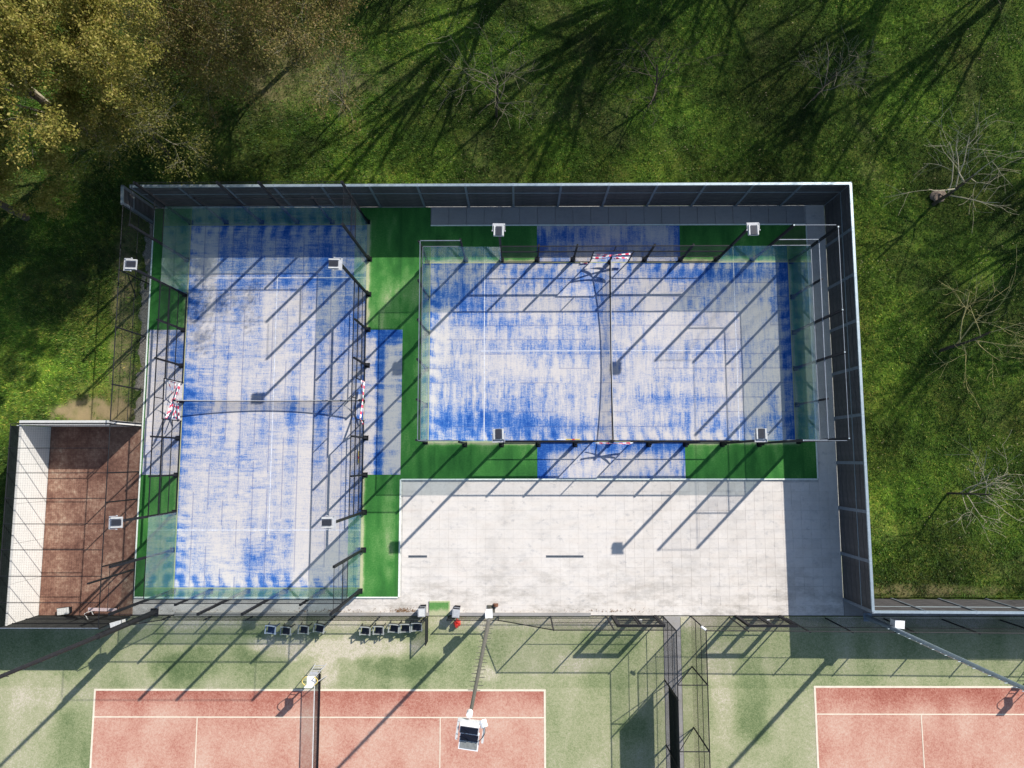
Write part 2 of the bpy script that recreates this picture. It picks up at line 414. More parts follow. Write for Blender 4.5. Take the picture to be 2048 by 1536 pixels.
# ------------------------------------------------------------------ ground
o = link('ground', np_mesh('ground', [(-300,-300,GZ-.06),(300,-300,GZ-.06),(300,300,GZ-.06),(-300,300,GZ-.06)], [[0,1,2,3]], {'dry': [0,0,0,0]}), 'lawn', kind='structure')
def lawn_z(x, y): return GZ + .03 + .15*fbm(x*2.6, y*2.6, 4, 3) - .08
def lush(x, y):
    d = 1.0*blob(x,y,-26.0,5.8,4.6,5.5,71)+.75*blob(x,y,19.3,5,2.4,13,72)+.5*blob(x,y,-8.5,15.8,5,1.6,73)+.4*blob(x,y,6,16,7,1.6,74)+.45*blob(x,y,26,2,3,3,75)+.4*blob(x,y,-5,24,4,3,76)
    return np.clip(d,0,1.2)
def lawn_attr(x, y):
    d = .55*blob(x, y, -21.9, 6.0, .9, 9.5, 4) + 1.0*blob(x, y, -23.6, 2.6, 2.6, .9, 5) + .6*blob(x, y, 2, 14.5, 3.0, .35, 8) + .5*blob(x,y,-12,22,5,2.5,9)+.45*blob(x,y,21,-7.0,6,.4,12)
    d = d + .14*sstep(.60, .78, fbm(x*.5, y*.5, 4, 21))
    return {'dry': np.clip(d, 0, 1)*np.clip(.35+fbm(x*3, y*3, 3, 6), 0, 1)}
patches = [(-36,36,14.34,34,.13), (17.5,36,-7.36,14.34,.13), (-36,-20.75,1.95,14.34,.13), (-36,-25.85,-8.4,1.95,.13)]
Vs, Fs, A, B_ = [], [], [], []; off = 0
for x0,x1,y0,y1,st in patches:
    nx = int((x1-x0)/st)+1; ny = int((y1-y0)/st)+1
    X, Y = np.meshgrid(np.linspace(x0,x1,nx), np.linspace(y0,y1,ny)); x = X.ravel(); y = Y.ravel()
    idx = np.arange(nx*ny).reshape(ny,nx)+off; off += nx*ny
    Fs.append(np.stack([idx[:-1,:-1], idx[:-1,1:], idx[1:,1:], idx[1:,:-1]], -1).reshape(-1,4))
    Vs.append(np.stack([x,y,lawn_z(x,y)],1)); A.append(lawn_attr(x,y)['dry']); B_.append(lush(x,y))
link('lawn', np_mesh('lawn', np.concatenate(Vs), np.concatenate(Fs), {'dry': np.concatenate(A), 'lush': np.concatenate(B_)}), 'lawn', kind='structure')

# grass blades, one mass
rng = np.random.default_rng(5)
def blades(rects, dens):
    P = []
    for x0,x1,y0,y1 in rects:
        n = int((x1-x0)*(y1-y0)*dens); P.append(np.stack([rng.uniform(x0,x1,n), rng.uniform(y0,y1,n)],1))
    P = np.concatenate(P); keep = rng.random(len(P)) < .35+.9*fbm(P[:,0]*1.3, P[:,1]*1.3, 3, 31)
    dry = lawn_attr(P[:,0], P[:,1])['dry']; keep &= rng.random(len(P)) > dry*1.3
    P = P[keep]; n = len(P)
    h = rng.uniform(.05,.13,n)*(.6+.8*fbm(P[:,0]*.8, P[:,1]*.8, 3, 41)); a = rng.uniform(0,2*math.pi,n); lean = rng.uniform(.3,1.5,n)*h
    wd = rng.uniform(.011,.026,n); b0 = np.column_stack([P, lawn_z(P[:,0],P[:,1])-.01])
    d = np.column_stack([np.cos(a), np.sin(a), np.zeros(n)]); e = np.column_stack([-np.sin(a), np.cos(a), np.zeros(n)])
    V = np.stack([b0-e*wd[:,None], b0+e*wd[:,None], b0+d*lean[:,None]+np.column_stack([np.zeros(n),np.zeros(n),h])],1).reshape(-1,3)
    return V, np.arange(3*n).reshape(-1,3), np.repeat(lush(P[:,0],P[:,1]),3)
V, F, Lu = blades([(-31,30.5,14.4,27.3),(17.6,30.5,-7.3,14.4),(-31,-21.0,2.0,14.4),(-31,-25.9,-8.3,2.0)], 620)
link('grass', np_mesh('grass', V, F, {'lush': Lu}), 'grass_blade', kind='stuff')

# verge of gravel and dust along the west side of the turf
def verge_z(x, y): return PZ-.012 + .03*fbm(x*5, y*5, 3, 8) - .09*sstep(-20.85,-21.35,x+.5*(fbm(x*2,y*2,3,9)-.5))
grid_sheet('gravel_verge', -21.45, -20.50, 1.9, 14.1, .08, None, 'gravel', zf=verge_z, kind='structure')

# ------------------------------------------------------------------ paving: base, then tiles half a metre wide
MB().box((-1.6, 2.95, PZ-.05), (37.9, 22.5, .06)).box((8.47,-12.9,PZ-.05),(1.46,9.1,.06)).build('pavement_base', 'grout', kind='structure')
pav = bpy.data.objects.new('pavement', None); COL.objects.link(pav); pav['kind'] = 'structure'
def in_paving(x, y):
    if y < -7.36: return True
    if y < -1.16: return x > -6.32
    return x > 16.30
tmesh = {}
def tile_mesh(k):
    if k not in tmesh:
        m_ = MB(); g = .5-.004; m_.box((0,0,-.012), (g, g, .024), taper=.995); me = m_.mesh('tile'); me.materials.append(MAT['concrete']); tmesh[k] = me
    return tmesh[k]
centres = []
for i in range(int((17.25+20.95)/.5)+1):
    for j in range(int((14.1+8.28)/.5)+1):
        x = 17.05-i*.5; y = -8.04+j*.5
        if in_paving(x, y) or (y > 13.12 and x > 16.2): centres.append((x, y))
vis = sorted([c for c in centres if c[0] > 5.5 and c[1] < -1.2], key=lambda c: (c[0]-12)**2+((c[1]+3.5)*1.6)**2)[:296]
vs = set(vis)
for x, y in vis:
    o = bpy.data.objects.new('paving_tile', tile_mesh(0)); COL.objects.link(o); o.parent = pav
    o.location = (x+R.uniform(-.002,.002), y+R.uniform(-.002,.002), PZ+R.uniform(-.0015,.0015)); o.rotation_euler = (R.uniform(-.002,.002), R.uniform(-.002,.002), 0)
mb = MB()
for x, y in centres:
    if (x,y) in vs: continue
    mb.box((x,y,PZ-.012+R.uniform(-.001,.001)), (.497,.497,.024), taper=.998)
mb.build('paving_tiles_beyond', 'concrete', pav, kind='stuff')
# strip behind the lying court, in larger grey slabs
st_ = bpy.data.objects.new('rear_path', None); COL.objects.link(st_); st_['kind'] = 'structure'
for i in range(22):
    w_ = .985; x = -4.33+i*1.0
    if x > 15.9: break
    MB().box((x, 13.62, PZ+.02), (w_, 1.0, .05), taper=.995).build('slab', 'concrete_grey', st_)
for i in range(17):
    MB().box((17.85+i*1.0, -7.92, PZ-.005), (.985, .78, .03), taper=.995).build('slab', 'concrete_grey', st_)
# corridor between the tennis courts
cor = bpy.data.objects.new('corridor_path', None); COL.objects.link(cor); cor['kind'] = 'structure'
for j in range(9):
    MB().box((8.2, -8.85-j*1.0, PZ-.01), (.88, .985, .03)).build('slab', 'concrete_grey', cor)
    
# kerbs
ker = bpy.data.objects.new('turf_kerb', None); COL.objects.link(ker); ker['kind'] = 'structure'
def kerb(a, b_):
    a = Vector((*a, -.035)); b_ = Vector((*b_, -.035)); n = max(1, round((b_-a).length/1.0)); d = (b_-a)/n
    for i in range(n): MB().bar(a+d*i+d.normalized()*.004, a+d*(i+1)-d.normalized()*.004, .07, .10).build('kerbstone', 'kerb_white', ker)
kerb((-6.33,-1.12),(-6.33,-7.35)); kerb((-6.37,-7.36),(-20.5,-7.36)); kerb((-6.30,-1.12),(16.25,-1.12)); kerb((16.25,-1.08),(16.25,13.05)); kerb((-4.85,13.07),(16.21,13.07)); kerb((-20.53,-7.3),(-20.53,14.0))

# ------------------------------------------------------------------ carpets
def green_attr(x, y):
    s = .22 + .50*(fbm(x*1.1, y*.35, 4, 50)-.5) + .55*(fbm(x*3.2, y*.9, 4, 52)-.5)
    for (cx, cy, hx, hy) in ((LCX, LCY, 5, 10), (RCX, RCY, 10, 5)):
        d = np.maximum(np.abs(x-cx)-hx, np.abs(y-cy)-hy)
        s = s + .75*(1-sstep(.02, .28, np.abs(d)+.12*(fbm(x*2.5,y*2.5,3,55)-.5)))
        s = s + .12*(1-sstep(.2, 1.2, d))
    s = s + .35*blob(x,y,-7.2,8.2,1.1,2.6,61) + .28*blob(x,y,-6.9,-4,.5,3,62) + .3*blob(x,y,-6.0,9.5,1,1.3,63)
    roll = np.abs(((x+20.5) % 2.0)-1.0); s = s - .12*(roll > .975)
    return {'sand': np.clip(s, 0, 1)}
G = [(-20.5,-6.33,-7.33,14.12), (-6.33,-4.86,-1.1,14.12), (-4.86,16.22,-1.1,13.04)]
Vs, Fs, A = [], [], []; off = 0
for x0,x1,y0,y1 in G:
    st = .09; nx = int((x1-x0)/st)+1; ny = int((y1-y0)/st)+1
    X, Y = np.meshgrid(np.linspace(x0,x1,nx), np.linspace(y0,y1,ny)); x = X.ravel(); y = Y.ravel()
    idx = np.arange(nx*ny).reshape(ny,nx)+off; off += nx*ny
    Fs.append(np.stack([idx[:-1,:-1], idx[:-1,1:], idx[1:,1:], idx[1:,:-1]], -1).reshape(-1,4))
    Vs.append(np.stack([x,y,np.full_like(x, -.006)],1)); A.append(green_attr(x,y)['sand'])
link('green_carpet', np_mesh('green_carpet', np.concatenate(Vs), np.concatenate(Fs), {'sand': np.concatenate(A)}), 'green_carpet', kind='structure')

def scallop(al, d, per, seed):
    """brush arcs along an edge: al along, d distance from it"""
    ph = al/per + .5*np.sqrt(np.clip(d, 0, 2)) + .25*vn(al*.6, d*0, seed)
    t = ph-np.floor(ph)
    return sstep(.15,.5,t)*(1-sstep(.75,.98,t))
def blue_attr(cx, cy, along_x):
    def fn(x, y):
        U, W = ((x-cx), (y-cy)) if along_x else ((y-cy), (x-cx))
        sd = 100 if along_x else 200
        s = .66 + .50*(fbm(U*.35, W*.45, 4, sd)-.5)
        s += .75*(fbm(U*.13+9, W*1.9, 3, sd+3)-.5)*(0.55 if along_x else 1.0)
        roll = np.floor((W+5)/.8)
        st1 = vn(U*4.3, W*.30+roll*.25, sd+5); st2 = vn(U*11.5+roll*.4, W*.55+roll*5.1, sd+6)
        k = .85 if along_x else .45
        s += k*(.38*(st1-.5)+.34*(st2-.5))
        s += .22*(vn(roll*5.1, U*.18, sd+9)-.5)
        s += .30*(vn(U*4.5, W*3.2, sd+12)-.5)*sstep(.45,.7, fbm(U*.6, W*.6, 3, sd+14))
        de = 10-np.abs(U); dw = 5-np.abs(W); dn = np.abs(U)
        # brush arcs at walls and net
        for al, d, per, sdd, wd, am in ((U, dw, .72, 1, .62, 1.0), (W, de, .72, 2, .65, 1.0), (W, dn, .66, 3, .55, .55)):
            wob = fbm(al*.9, d*1.4, 3, sd+sdd+30)
            msk = (1-sstep(wd*.6, wd*1.35, d+.35*(wob-.5)))*np.clip(.15+1.5*(fbm(al*.35+7, d*0, 3, sd+sdd+40)-.2), .1, 1)*am
            s = s + msk*(.42*(scallop(al, d, per, sd+sdd)-.62)+.5*(wob-.6))
        s -= .30*(1-sstep(.02,.18,np.minimum(de,dw)))
        return U, W, s
    return fn
def left_attr(x, y):
    U, W, s = blue_attr(LCX, LCY, False)(x, y)
    for (cx, cy, rx, ry_, a) in ((-17.9,8.6,.8,1.8,-.40),(-13.0,9.9,5,.6,-.32),(-15.0,-.2,.9,1.8,-.20),(-13,11.2,5,1.4,-.16),(-11.3,2.2,2.2,.9,-.28),(-18.2,3.2,.9,1.0,-.30),
                                 (-9.5,7.5,.9,1.4,-.15),(-15.5,5.5,2,2.5,.14),(-10.5,-5,3,2,.22),(-16,-4.5,2,1.6,.12),(-13.5,-1.5,3.5,2.2,.16),(-12,5,1.5,1.5,.12),(-14.6,-5.3,1.2,1.0,-.16)):
        s = s + .7*a*blob(x, y, cx, cy, rx, ry_, 300+int(cx*3))
    sw = (W+5) % .8
    seam = ((sw < .045) & (vn(U*.7, np.floor((W+5)/.8)*3.3, 77) > .42))*.55
    return {'sand': np.clip(s, 0, 1), 'seam': seam*1.0}
def right_attr(x, y):
    U, W, s = blue_attr(RCX, RCY, True)(x, y)
    for (cx, cy, rx, ry_, a) in ((-2.6,8.8,2.4,1.5,-.55),(-1.2,7.6,2.2,1.2,-.35),(2.0,9.8,3.5,.8,-.42),(6,10.2,9,.5,-.45),(-1.5,1.9,3.6,.75,-.55),(-3.9,2.6,.7,1.0,-.35),(2.5,1.9,3,.7,-.30),(-4.1,6.2,.7,1.8,.35),
                                 (8.5,6,4,3,.20),(12.5,8,2,2,.24),(12.5,3,2,1.8,.2),(3,4.5,2.5,1.5,.12),(10.5,1.8,4,.5,-.35),(9.5,3.2,3.5,.5,-.2),(14.0,3,.35,1.2,-.5),(14.2,9,.3,1.2,-.3),(4.2,9.0,1.2,1.0,-.3),(8.3,8.8,4,.5,.1),(-.5,4.2,2,1.5,.12)):
        s = s + .65*a*blob(x, y, cx, cy, rx, ry_, 400+int(cx*3))
    s = s - .25*(x > RCX+9.5)  # bluer strip by the east wall, the board barrier's shade put into the colour
    sw = (W+5) % .8
    seam = ((sw < .045) & (vn(U*.5, np.floor((W+5)/.8)*3.3, 78) > .45))*.5
    sv = (U+10) % 2.0
    return {'sand': np.clip(s, 0, 1), 'seam': seam*1.0}
lc = grid_sheet('blue_carpet', LCX-4.97, LCX+4.97, LCY-9.97, LCY+9.97, .042, left_attr, 'blue_carpet', z=.002, kind='structure')
rc = grid_sheet('blue_carpet', RCX-9.97, RCX+9.97, RCY-4.97, RCY+4.97, .042, right_attr, 'blue_carpet_across', z=.002, kind='structure')
def strip_attr(kind):
    def fn(x, y):
        s = .62+.9*(fbm(x*.8, y*.8, 4, 500+kind)-.5) + .5*(vn(x*(7 if kind > 2 else 1.2), y*(1.2 if kind > 2 else 7), 510)-.5)
        if kind == 1: s = s + .25 - .5*blob(x,y,-18.9,5.8,.6,1.3,1) - .35*blob(x,y,-18.8,.2,.5,1,2)
        if kind == 2: s = s - .65*(1-sstep(.12,.34,np.abs(x+7.55+.15*(fbm(y,x,3,515)-.5)))) + .22 - .25*(vn(x*7,y*1.2,516)-.3) - .5*sstep(6.4,7.0,y) - .4*blob(x,y,-6.7,6.7,1,.5,3) + .25*blob(x,y,-6.9,3,.5,3,4)
        if kind == 3: s = s + .02 - .35*sstep(8.75,9.05,x) - .6*blob(x,y,1.4,12,.5,1,5)
        if kind == 4: s = s - .75*(1-sstep(.2,.8,x-1.1)) - .5*(1-sstep(.1,.7,np.abs(y-.75))) + .2*blob(x,y,6,-.3,3,.6,6) - .4*sstep(8.7,9.1,x)
        return {'sand': np.clip(s,0,1), 'seam': 0*x}
    return fn
grid_sheet('blue_strip', -20.42, LCX-5.03, -.86, 7.14, .06, strip_attr(1), 'blue_carpet', z=.002, kind='structure')
grid_sheet('blue_strip', LCX+5.03, -6.34, -.86, 7.12, .06, strip_attr(2), 'blue_carpet', z=.002, kind='structure')
grid_sheet('blue_strip', 1.14, 9.14, RCY+5.03, 13.02, .06, strip_attr(3), 'blue_carpet_across', z=.002, kind='structure')
grid_sheet('blue_strip', 1.10, 9.12, -1.08, RCY-5.03, .06, strip_attr(4), 'blue_carpet_across', z=.002, kind='structure')

def flat(name, x0, x1, y0, y1, z, mat, parent=None, **p):
    return MB().quad([(x0,y0,z),(x1,y0,z),(x1,y1,z),(x0,y1,z)]).build(name, mat, parent, **p)
for c, (cx, cy, al) in ((lc, (LCX, LCY, 0)), (rc, (RCX, RCY, 1))):
    for sgn in (-1, 1):
        if al: flat('court_line', cx+sgn*6.95-.024, cx+sgn*6.95+.024, cy-4.96, cy+4.96, .008, 'line_white', c)
        else: flat('court_line', cx-4.96, cx+4.96, cy+sgn*6.95-.024, cy+sgn*6.95+.024, .008, 'line_white', c)
    if al: flat('court_line', cx-7.15, cx+7.15, cy-.024, cy+.024, .012, 'line_white', c)
    else: flat('court_line', cx-.024, cx+.024, cy-7.15, cy+7.15, .012, 'line_white', c)

# ------------------------------------------------------------------ tennis courts
def tg_attr(x, y):
    s = .50 + .55*(fbm(x*1.1, y*.22, 3, 601)-.5) + .55*(fbm(x*.5, y*.5, 4, 603)-.5)
    s = s + .45*blob(x,y,-11.5,-10.0,4.2,.75,7) + .40*blob(x,y,-7,-10.0,3.5,.6,8) + .42*blob(x,y,-13.8,-9.7,1.5,.5,9) + .4*blob(x,y,-10.4,-11.3,1.1,1.0,10) + .35*blob(x,y,-1.5,-11.3,1.0,.6,10)
    s = s - .32*blob(x,y,-6.0,-10.9,3,.8,11) - .36*blob(x,y,-17.5,-10.9,2.6,.9,12) - .28*blob(x,y,12.5,-12.5,1,3.5,13) - .3*blob(x,y,4.5,-9.8,1.8,.9,14) + .28*blob(x,y,3.2,-10.7,1.5,.7,15) - .3*blob(x,y,6,-14,1,.9,14)
    s = s + .28*blob(x,y,10.7,-12,.8,4,16) + .22*blob(x,y,-25,-12.2,3,1.2,17) + .4*(1-sstep(.05,.7,np.abs(y-FY+.25))) - .15*blob(x,y,-22,-14,3,2,18) + .12*(y < -12)
    return {'sand': np.clip(s, 0, 1)}
for x0, x1 in ((-34, 7.72), (8.66, 36)):
    grid_sheet('tennis_turf', x0, x1, -20, FY-.02, .09, tg_attr, 'tennis_green', z=PZ+.010, kind='structure')
def tr_attr(x, y):
    s = .60 + .55*(fbm(x*.9, y*.6, 4, 701)-.5) - .30*(1-sstep(0,1.5,-12.12-y)) + .06
    return {'sand': np.clip(s, 0, 1)}
red = []
T1 = (-22.33, 1.43, -12.126); T2 = (15.60, 39.3, -11.93)
for x0, x1, yt in (T1, T2):
    r_ = grid_sheet('tennis_court', x0, min(x1, 36), -20, yt, .12, tr_attr, 'tennis_red', z=PZ+.014, kind='structure')
    z = PZ+.019
    xe = min(x1, 36)
    flat('court_line', x0-.05, xe+(.05 if x1 < 30 else 0), yt-.05, yt+.05, z, 'line_cream', r_)
    flat('court_line', x0, xe, yt-1.37-.035, yt-1.37+.025, z, 'line_cream', r_)
    flat('court_line', x0-.05, x0+.05, -20, yt-.05, z+.004, 'line_cream', r_)
    if x1 < 30: flat('court_line', x1-.05, x1+.05, -20, yt-.05, z+.004, 'line_cream', r_)
    cxm = (x0+x1)/2
    flat('court_line', x0+5.485-.025, x0+5.485+.025, -20, yt-1.41, z+.004, 'line_cream', r_)
    if x1 < 30: flat('court_line', x1-5.485-.025, x1-5.485+.025, -20, yt-1.41, z+.004, 'line_cream', r_)

# ------------------------------------------------------------------ noise barrier of stacked boards
bar_t = thing('noise_barrier', 'three metre dark board barrier with pale steel cap round two sides of the padel courts', 'barrier')
bm_cache = {}
def barrier(a, b_, nb, skip_first=False):
    a = Vector((*a, 0)); b_ = Vector((*b_, 0)); d = (b_-a); L = d.length/nb; e = d.normalized(); ang = math.atan2(e.y, e.x)
    for i in range(nb+1):
        if skip_first and i == 0: continue
        p = a+e*L*i
        MB().box((0,0,1.50), (.12,.16,3.16)).build('post', 'galvanised_dull', bar_t).location = p
        o = bar_t.children[-1] if False else bpy.data.objects[-1]
    for i in range(nb):
        p = a+e*L*(i+.5)
        key = round(L, 3)
        if key not in bm_cache:
            b1 = MB().box((0,0,0), (L-.13, .07, .475)).mesh('board'); b1.materials.append(MAT['board'])
            for s in (-1, 1): pass
            c1 = MB().box((0,0,0), (L-.01, .13, .085)).mesh('cap_rail'); c1.materials.append(MAT['galvanised'])
            r1 = MB().box((0,0,0), (L-.13, .11, .035)).mesh('mid_rail'); r1.materials.append(MAT['galvanised'])
            k1 = MB().box((0,0,0), (L-.13, .03, 2.98)).mesh('backing'); k1.materials.append(MAT['joint_dark'])
            bm_cache[key] = (b1, c1, r1, k1)
        b1, c1, r1, k1 = bm_cache[key]
        def put(me, z, dy=0, nm=None):
            o = bpy.data.objects.new(nm or me.name.split('.')[0], me); COL.objects.link(o); o.parent = bar_t
            o.location = p+Vector((0,0,z))+Vector((-e.y, e.x, 0))*dy; o.rotation_euler = (R.uniform(-.012,.012), 0, ang); return o
        for k in range(6): put(b1, .235+k*.5+(.02 if k > 3 else 0), R.uniform(-.006,.006), 'board')
        put(r1, 1.985, 0, 'mid_rail'); put(c1, 3.04, 0, 'cap_rail'); put(k1, 1.45, 0, 'backing')
barrier((-20.22,14.21),(17.36,14.21),15)
barrier((17.36,14.21),(17.36,-7.45),9, True)
barrier((17.36,-7.45),(32.4,-7.53),6, True)
barrier((-20.22,14.21),(-20.66,14.21),1, True) if False else None
barrier((-20.66,14.19),(-20.62,13.30),1)

# ------------------------------------------------------------------ padel enclosures
def enclosure(label, cx, cy, rz, tall, capped=True):
    GD = 'galvanised_dull' if capped else 'black_steel'
    t = thing('padel_enclosure', label, 'court enclosure', (cx,cy,0), rz)
    P = .075
    def post(u, v_, h, outward):
        m_ = MB(); ou, ov = outward
        c = (u+ou*.09, v_+ov*.09)
        w_ = .11 if h > 4.5 else .09
        m_.box((c[0],c[1],h/2), (w_, w_, h))
        m_.box((c[0]+ou*.04,c[1]+ov*.04,.35), (w_+.03+abs(ou)*.07, w_+.03+abs(ov)*.07, .70), taper=.8)
        m_.box((c[0]+ou*.06,c[1]+ov*.06,.012), (.27,.27,.024))
        m_.build('post', 'black_steel', t)
        if h > 4.5 and capped:
            MB().box((c[0],c[1],h+.012), (.06,.06,.02)).build('post_cap', 'galvanised', t)
    def rail(a, b_, w_=.045, mat='black_steel', nm='rail'): MB().bar(a, b_, w_).build(nm, mat, t)
    gm = {}
    def glass(u0, v0, u1, v1, z0=.03, z1=3.0):
        d = Vector((u1-u0, v1-v0, 0)); L = d.length
        MB().box((0,0,(z0+z1)/2), (L-.012, .012, z1-z0)).build('glass_panel', 'court_glass', t)
        o = last(); o.location = ((u0+u1)/2, (v0+v1)/2, 0); o.rotation_euler = (0,0,math.atan2(d.y,d.x))
    segs_m, segs_n = [], []
    for sg in (-1, 1):
        ext = tall[0 if sg < 0 else 1]
        # end wall
        for v_ in (-5,-3,-1,1,3,5):
            h = 6.0 if ext and abs(v_) != 3 else 4.0
            post(sg*10, v_, h, (sg, 0))
        for k in range(5): glass(sg*10, -5+2*k, sg*10, -3+2*k)
        rail((sg*10.02,-5,3.02), (sg*10.02,5,3.02), .035, GD); rail((sg*10.02,-5,4.0), (sg*10.02,5,4.0), .035, GD)
        segs_m += mesh_segs((sg*10.02,-5), (sg*10.02,5), 3.05, 4.0, .05)
        if ext:
            rail((sg*10.1,-5,5.98), (sg*10.1,5,5.98), .018, GD, 'top_wire'); segs_n += mesh_segs((sg*10.1,-5), (sg*10.1,5), 4.0, 5.98, .09)
        for sv in (-1, 1):
            post(sg*8, sv*5, 6.0 if ext else 4.0, (0, sv)); post(sg*6, sv*5, 6.0, (0, sv)); post(sg*4, sv*5, 3.0, (0, sv)); post(sg*2, sv*5, 3.0, (0, sv))
            glass(sg*10, sv*5, sg*8, sv*5); glass(sg*8, sv*5, sg*6, sv*5)
            y = sv*5.02
            rail((sg*10,y,3.02), (sg*8,y,3.02), .03, GD); rail((sg*10,y,4.0), (sg*8,y,4.0), .035, GD)
            segs_m += mesh_segs((sg*10,y), (sg*8,y), 3.05, 4.0, .05)
            if ext:
                rail((sg*10,sv*5.1,5.98), (sg*8,sv*5.1,5.98), .02, GD, 'top_wire'); segs_n += mesh_segs((sg*10,sv*5.1), (sg*8,sv*5.1), 4.0, 5.98, .09)
            # mesh bays
            for z_, ww in ((3.0,.045),(2.04,.04),(1.98,.04),(1.0,.035),(.06,.04)):
                if z_ == 3.0: rail((sg*6,y,z_), (0,y,z_), ww)
                else: rail((sg*6,y,z_), (sg*1.08,y,z_), ww)
            segs_m += mesh_segs((sg*6,y), (sg*1.08,y), .06, 3.0, .05)
            rail((sg*1.06,y,0), (sg*1.06,y,2.12), .05, nm='door_jamb')
    for sv in (-1, 1):
        y = sv*5.02
        rail((-1.06,y,2.10), (1.06,y,2.10), .05, nm='lintel'); rail((0,y,2.10), (0,y,3.0), .04, nm='mullion')
        segs_m += mesh_segs((-1.06,y), (1.06,y), 2.12, 3.0, .05)
    wire_obj('wire_mesh', segs_m, .0019, 'court_wire', t)
    if segs_n: wire_obj('corner_netting', segs_n, .0012, 'court_wire', t)
    return t
def last(): return LAST[0]
LAST = [None]
_link = link
def link(name, me, mat, parent=None, **props):
    o = _link(name, me, mat, parent, **props); LAST[0] = o; return o
encL = enclosure('glass and wire enclosure of the upright padel court, left of the green walkway', LCX, LCY, math.pi/2, (True, True), False)
encR = enclosure('glass and wire enclosure of the lying padel court inside the dark board barrier', RCX, RCY, 0, (False, True))

# nets
def padel_net(label, cx, cy, rz):
    t = thing('padel_net', label, 'net', (cx,cy,0), rz)     # local: net runs along y
    n = 40; ys = [-4.9+9.8*i/n for i in range(n+1)]; top = [1.0-.42*(1-(y/4.9)**2)**1.0 for y in ys]
    segs = []
    for i in range(218):
        y = -4.9+9.8*i/217; h = np.interp(y, ys, top); segs.append([(.0,y,.02),(.0,y,h)])
    for k in range(1, 22):
        for i in range(n):
            segs.append([(0,ys[i],top[i]*k/22),(0,ys[i+1],top[i+1]*k/22)])
    wire_obj('netting', segs, .003, 'net_black', t)
    m_ = MB()
    for i in range(n): m_.bar((0,ys[i],top[i]), (0,ys[i+1],top[i+1]), .032, .015)
    m_.build('head_tape', 'pale_grey', t)
    m_ = MB()
    for i in range(n): m_.bar((-.03,ys[i],top[i]-.05), (-.03,ys[i+1],top[i+1]-.05), .03, .06)
    m_.build('net_cord', 'net_black', t)
    for s in (-1, 1):
        MB().box((0,s*4.98,.53), (.09,.09,1.06)).box((0,s*4.98,.15),(.16,.16,.30)).build('net_post', 'black_steel', t)
padel_net('black net with white head band across the upright padel court', LCX, LCY, math.pi/2)
padel_net('black net with white head band across the lying padel court', RCX, RCY, 0)

# barrier tapes
def tape(label, pts_list, wdt=.075):
    V = []; F = []; A = []
    for pts in pts_list:
        s = 0
        for a, b_ in zip(pts, pts[1:]):
            a = Vector(a); b_ = Vector(b_); L = (b_-a).length; n = max(2, int(L/.12)); tw = R.uniform(0, 3); up = Vector((0,0,1)); d = (b_-a).normalized(); e = d.cross(up)
            if e.length < .1: e = Vector((1,0,0))
            e.normalize(); f = e.cross(d); k = len(V)
            for i in range(n+1):
                q = a.lerp(b_, i/n); q = q - Vector((0,0,.12*math.sin(math.pi*i/n)*L/2)); an = tw+.9*math.sin(i/n*3+tw); w_ = (e*math.cos(an)+f*math.sin(an))*wdt/2
                V += [tuple(q-w_), tuple(q+w_)]; A += [s+L*i/n]*2
                if i: F.append((k+2*i-2,k+2*i-1,k+2*i+1,k+2*i))
            s += L
    me = np_mesh('barrier_tape', V, F, {'along': A}); md = link('barrier_tape', me, 'barrier_tape')
    m_ = md.modifiers.new('thick', 'SOLIDIFY'); m_.thickness = .004
    return tag(md, label, 'barrier tape', 'red and white tapes closing the court doorways')
x = LCX-5.1
tape('red and white tape crossed over the west doorway of the upright court', [[(x,LCY+1.0,1.5),(x,LCY-1.0,.4)],[(x+.05,LCY+1.0,.35),(x-.03,LCY-1.0,1.45)],[(x,LCY+1.0,1.5),(x,LCY+.95,.7),(x,LCY-1.0,1.55)],[(x,LCY+1,.9),(x,LCY-1,.1)],[(x-.02,LCY+1,.15),(x-.02,LCY-1,.85)]], .075)
x = LCX+5.1
tape('red and white tape crossed over the east doorway of the upright court', [[(x,LCY+1.0,1.3),(x,LCY-1.0,.4)],[(x,LCY+1.0,.5),(x,LCY-1.0,1.3)],[(x,LCY+1,1.3),(x-.03,LCY+1.02,.2)],[(x,LCY-1,1.3),(x,LCY-1.3,.6)]], .09)
y = RCY+5.1
tape('red and white tape crossed over the north doorway of the lying court', [[(RCX-1,y,1.3),(RCX+1,y,1.3)],[(RCX-1,y,.6),(RCX,y,1.0),(RCX+1,y,1.3)],[(RCX-1,y,1.2),(RCX+1,y,.5)],[(RCX-1,y,.55),(RCX+.2,y-.02,.5),(RCX+1,y,.55)],[(RCX-1.6,y-.14,.08),(RCX-1.1,y-.14,.06),(RCX-1.0,y,.5)]], .11)
y = RCY-5.1
tape('red and white tape hanging low over the south doorway of the lying court', [[(RCX-1,y,1.2),(RCX+1,y,.6)],[(RCX-1,y,.5),(RCX+1,y,1.2)],[(RCX-.9,y-.02,.9),(RCX+.9,y-.02,.8)]], .09)

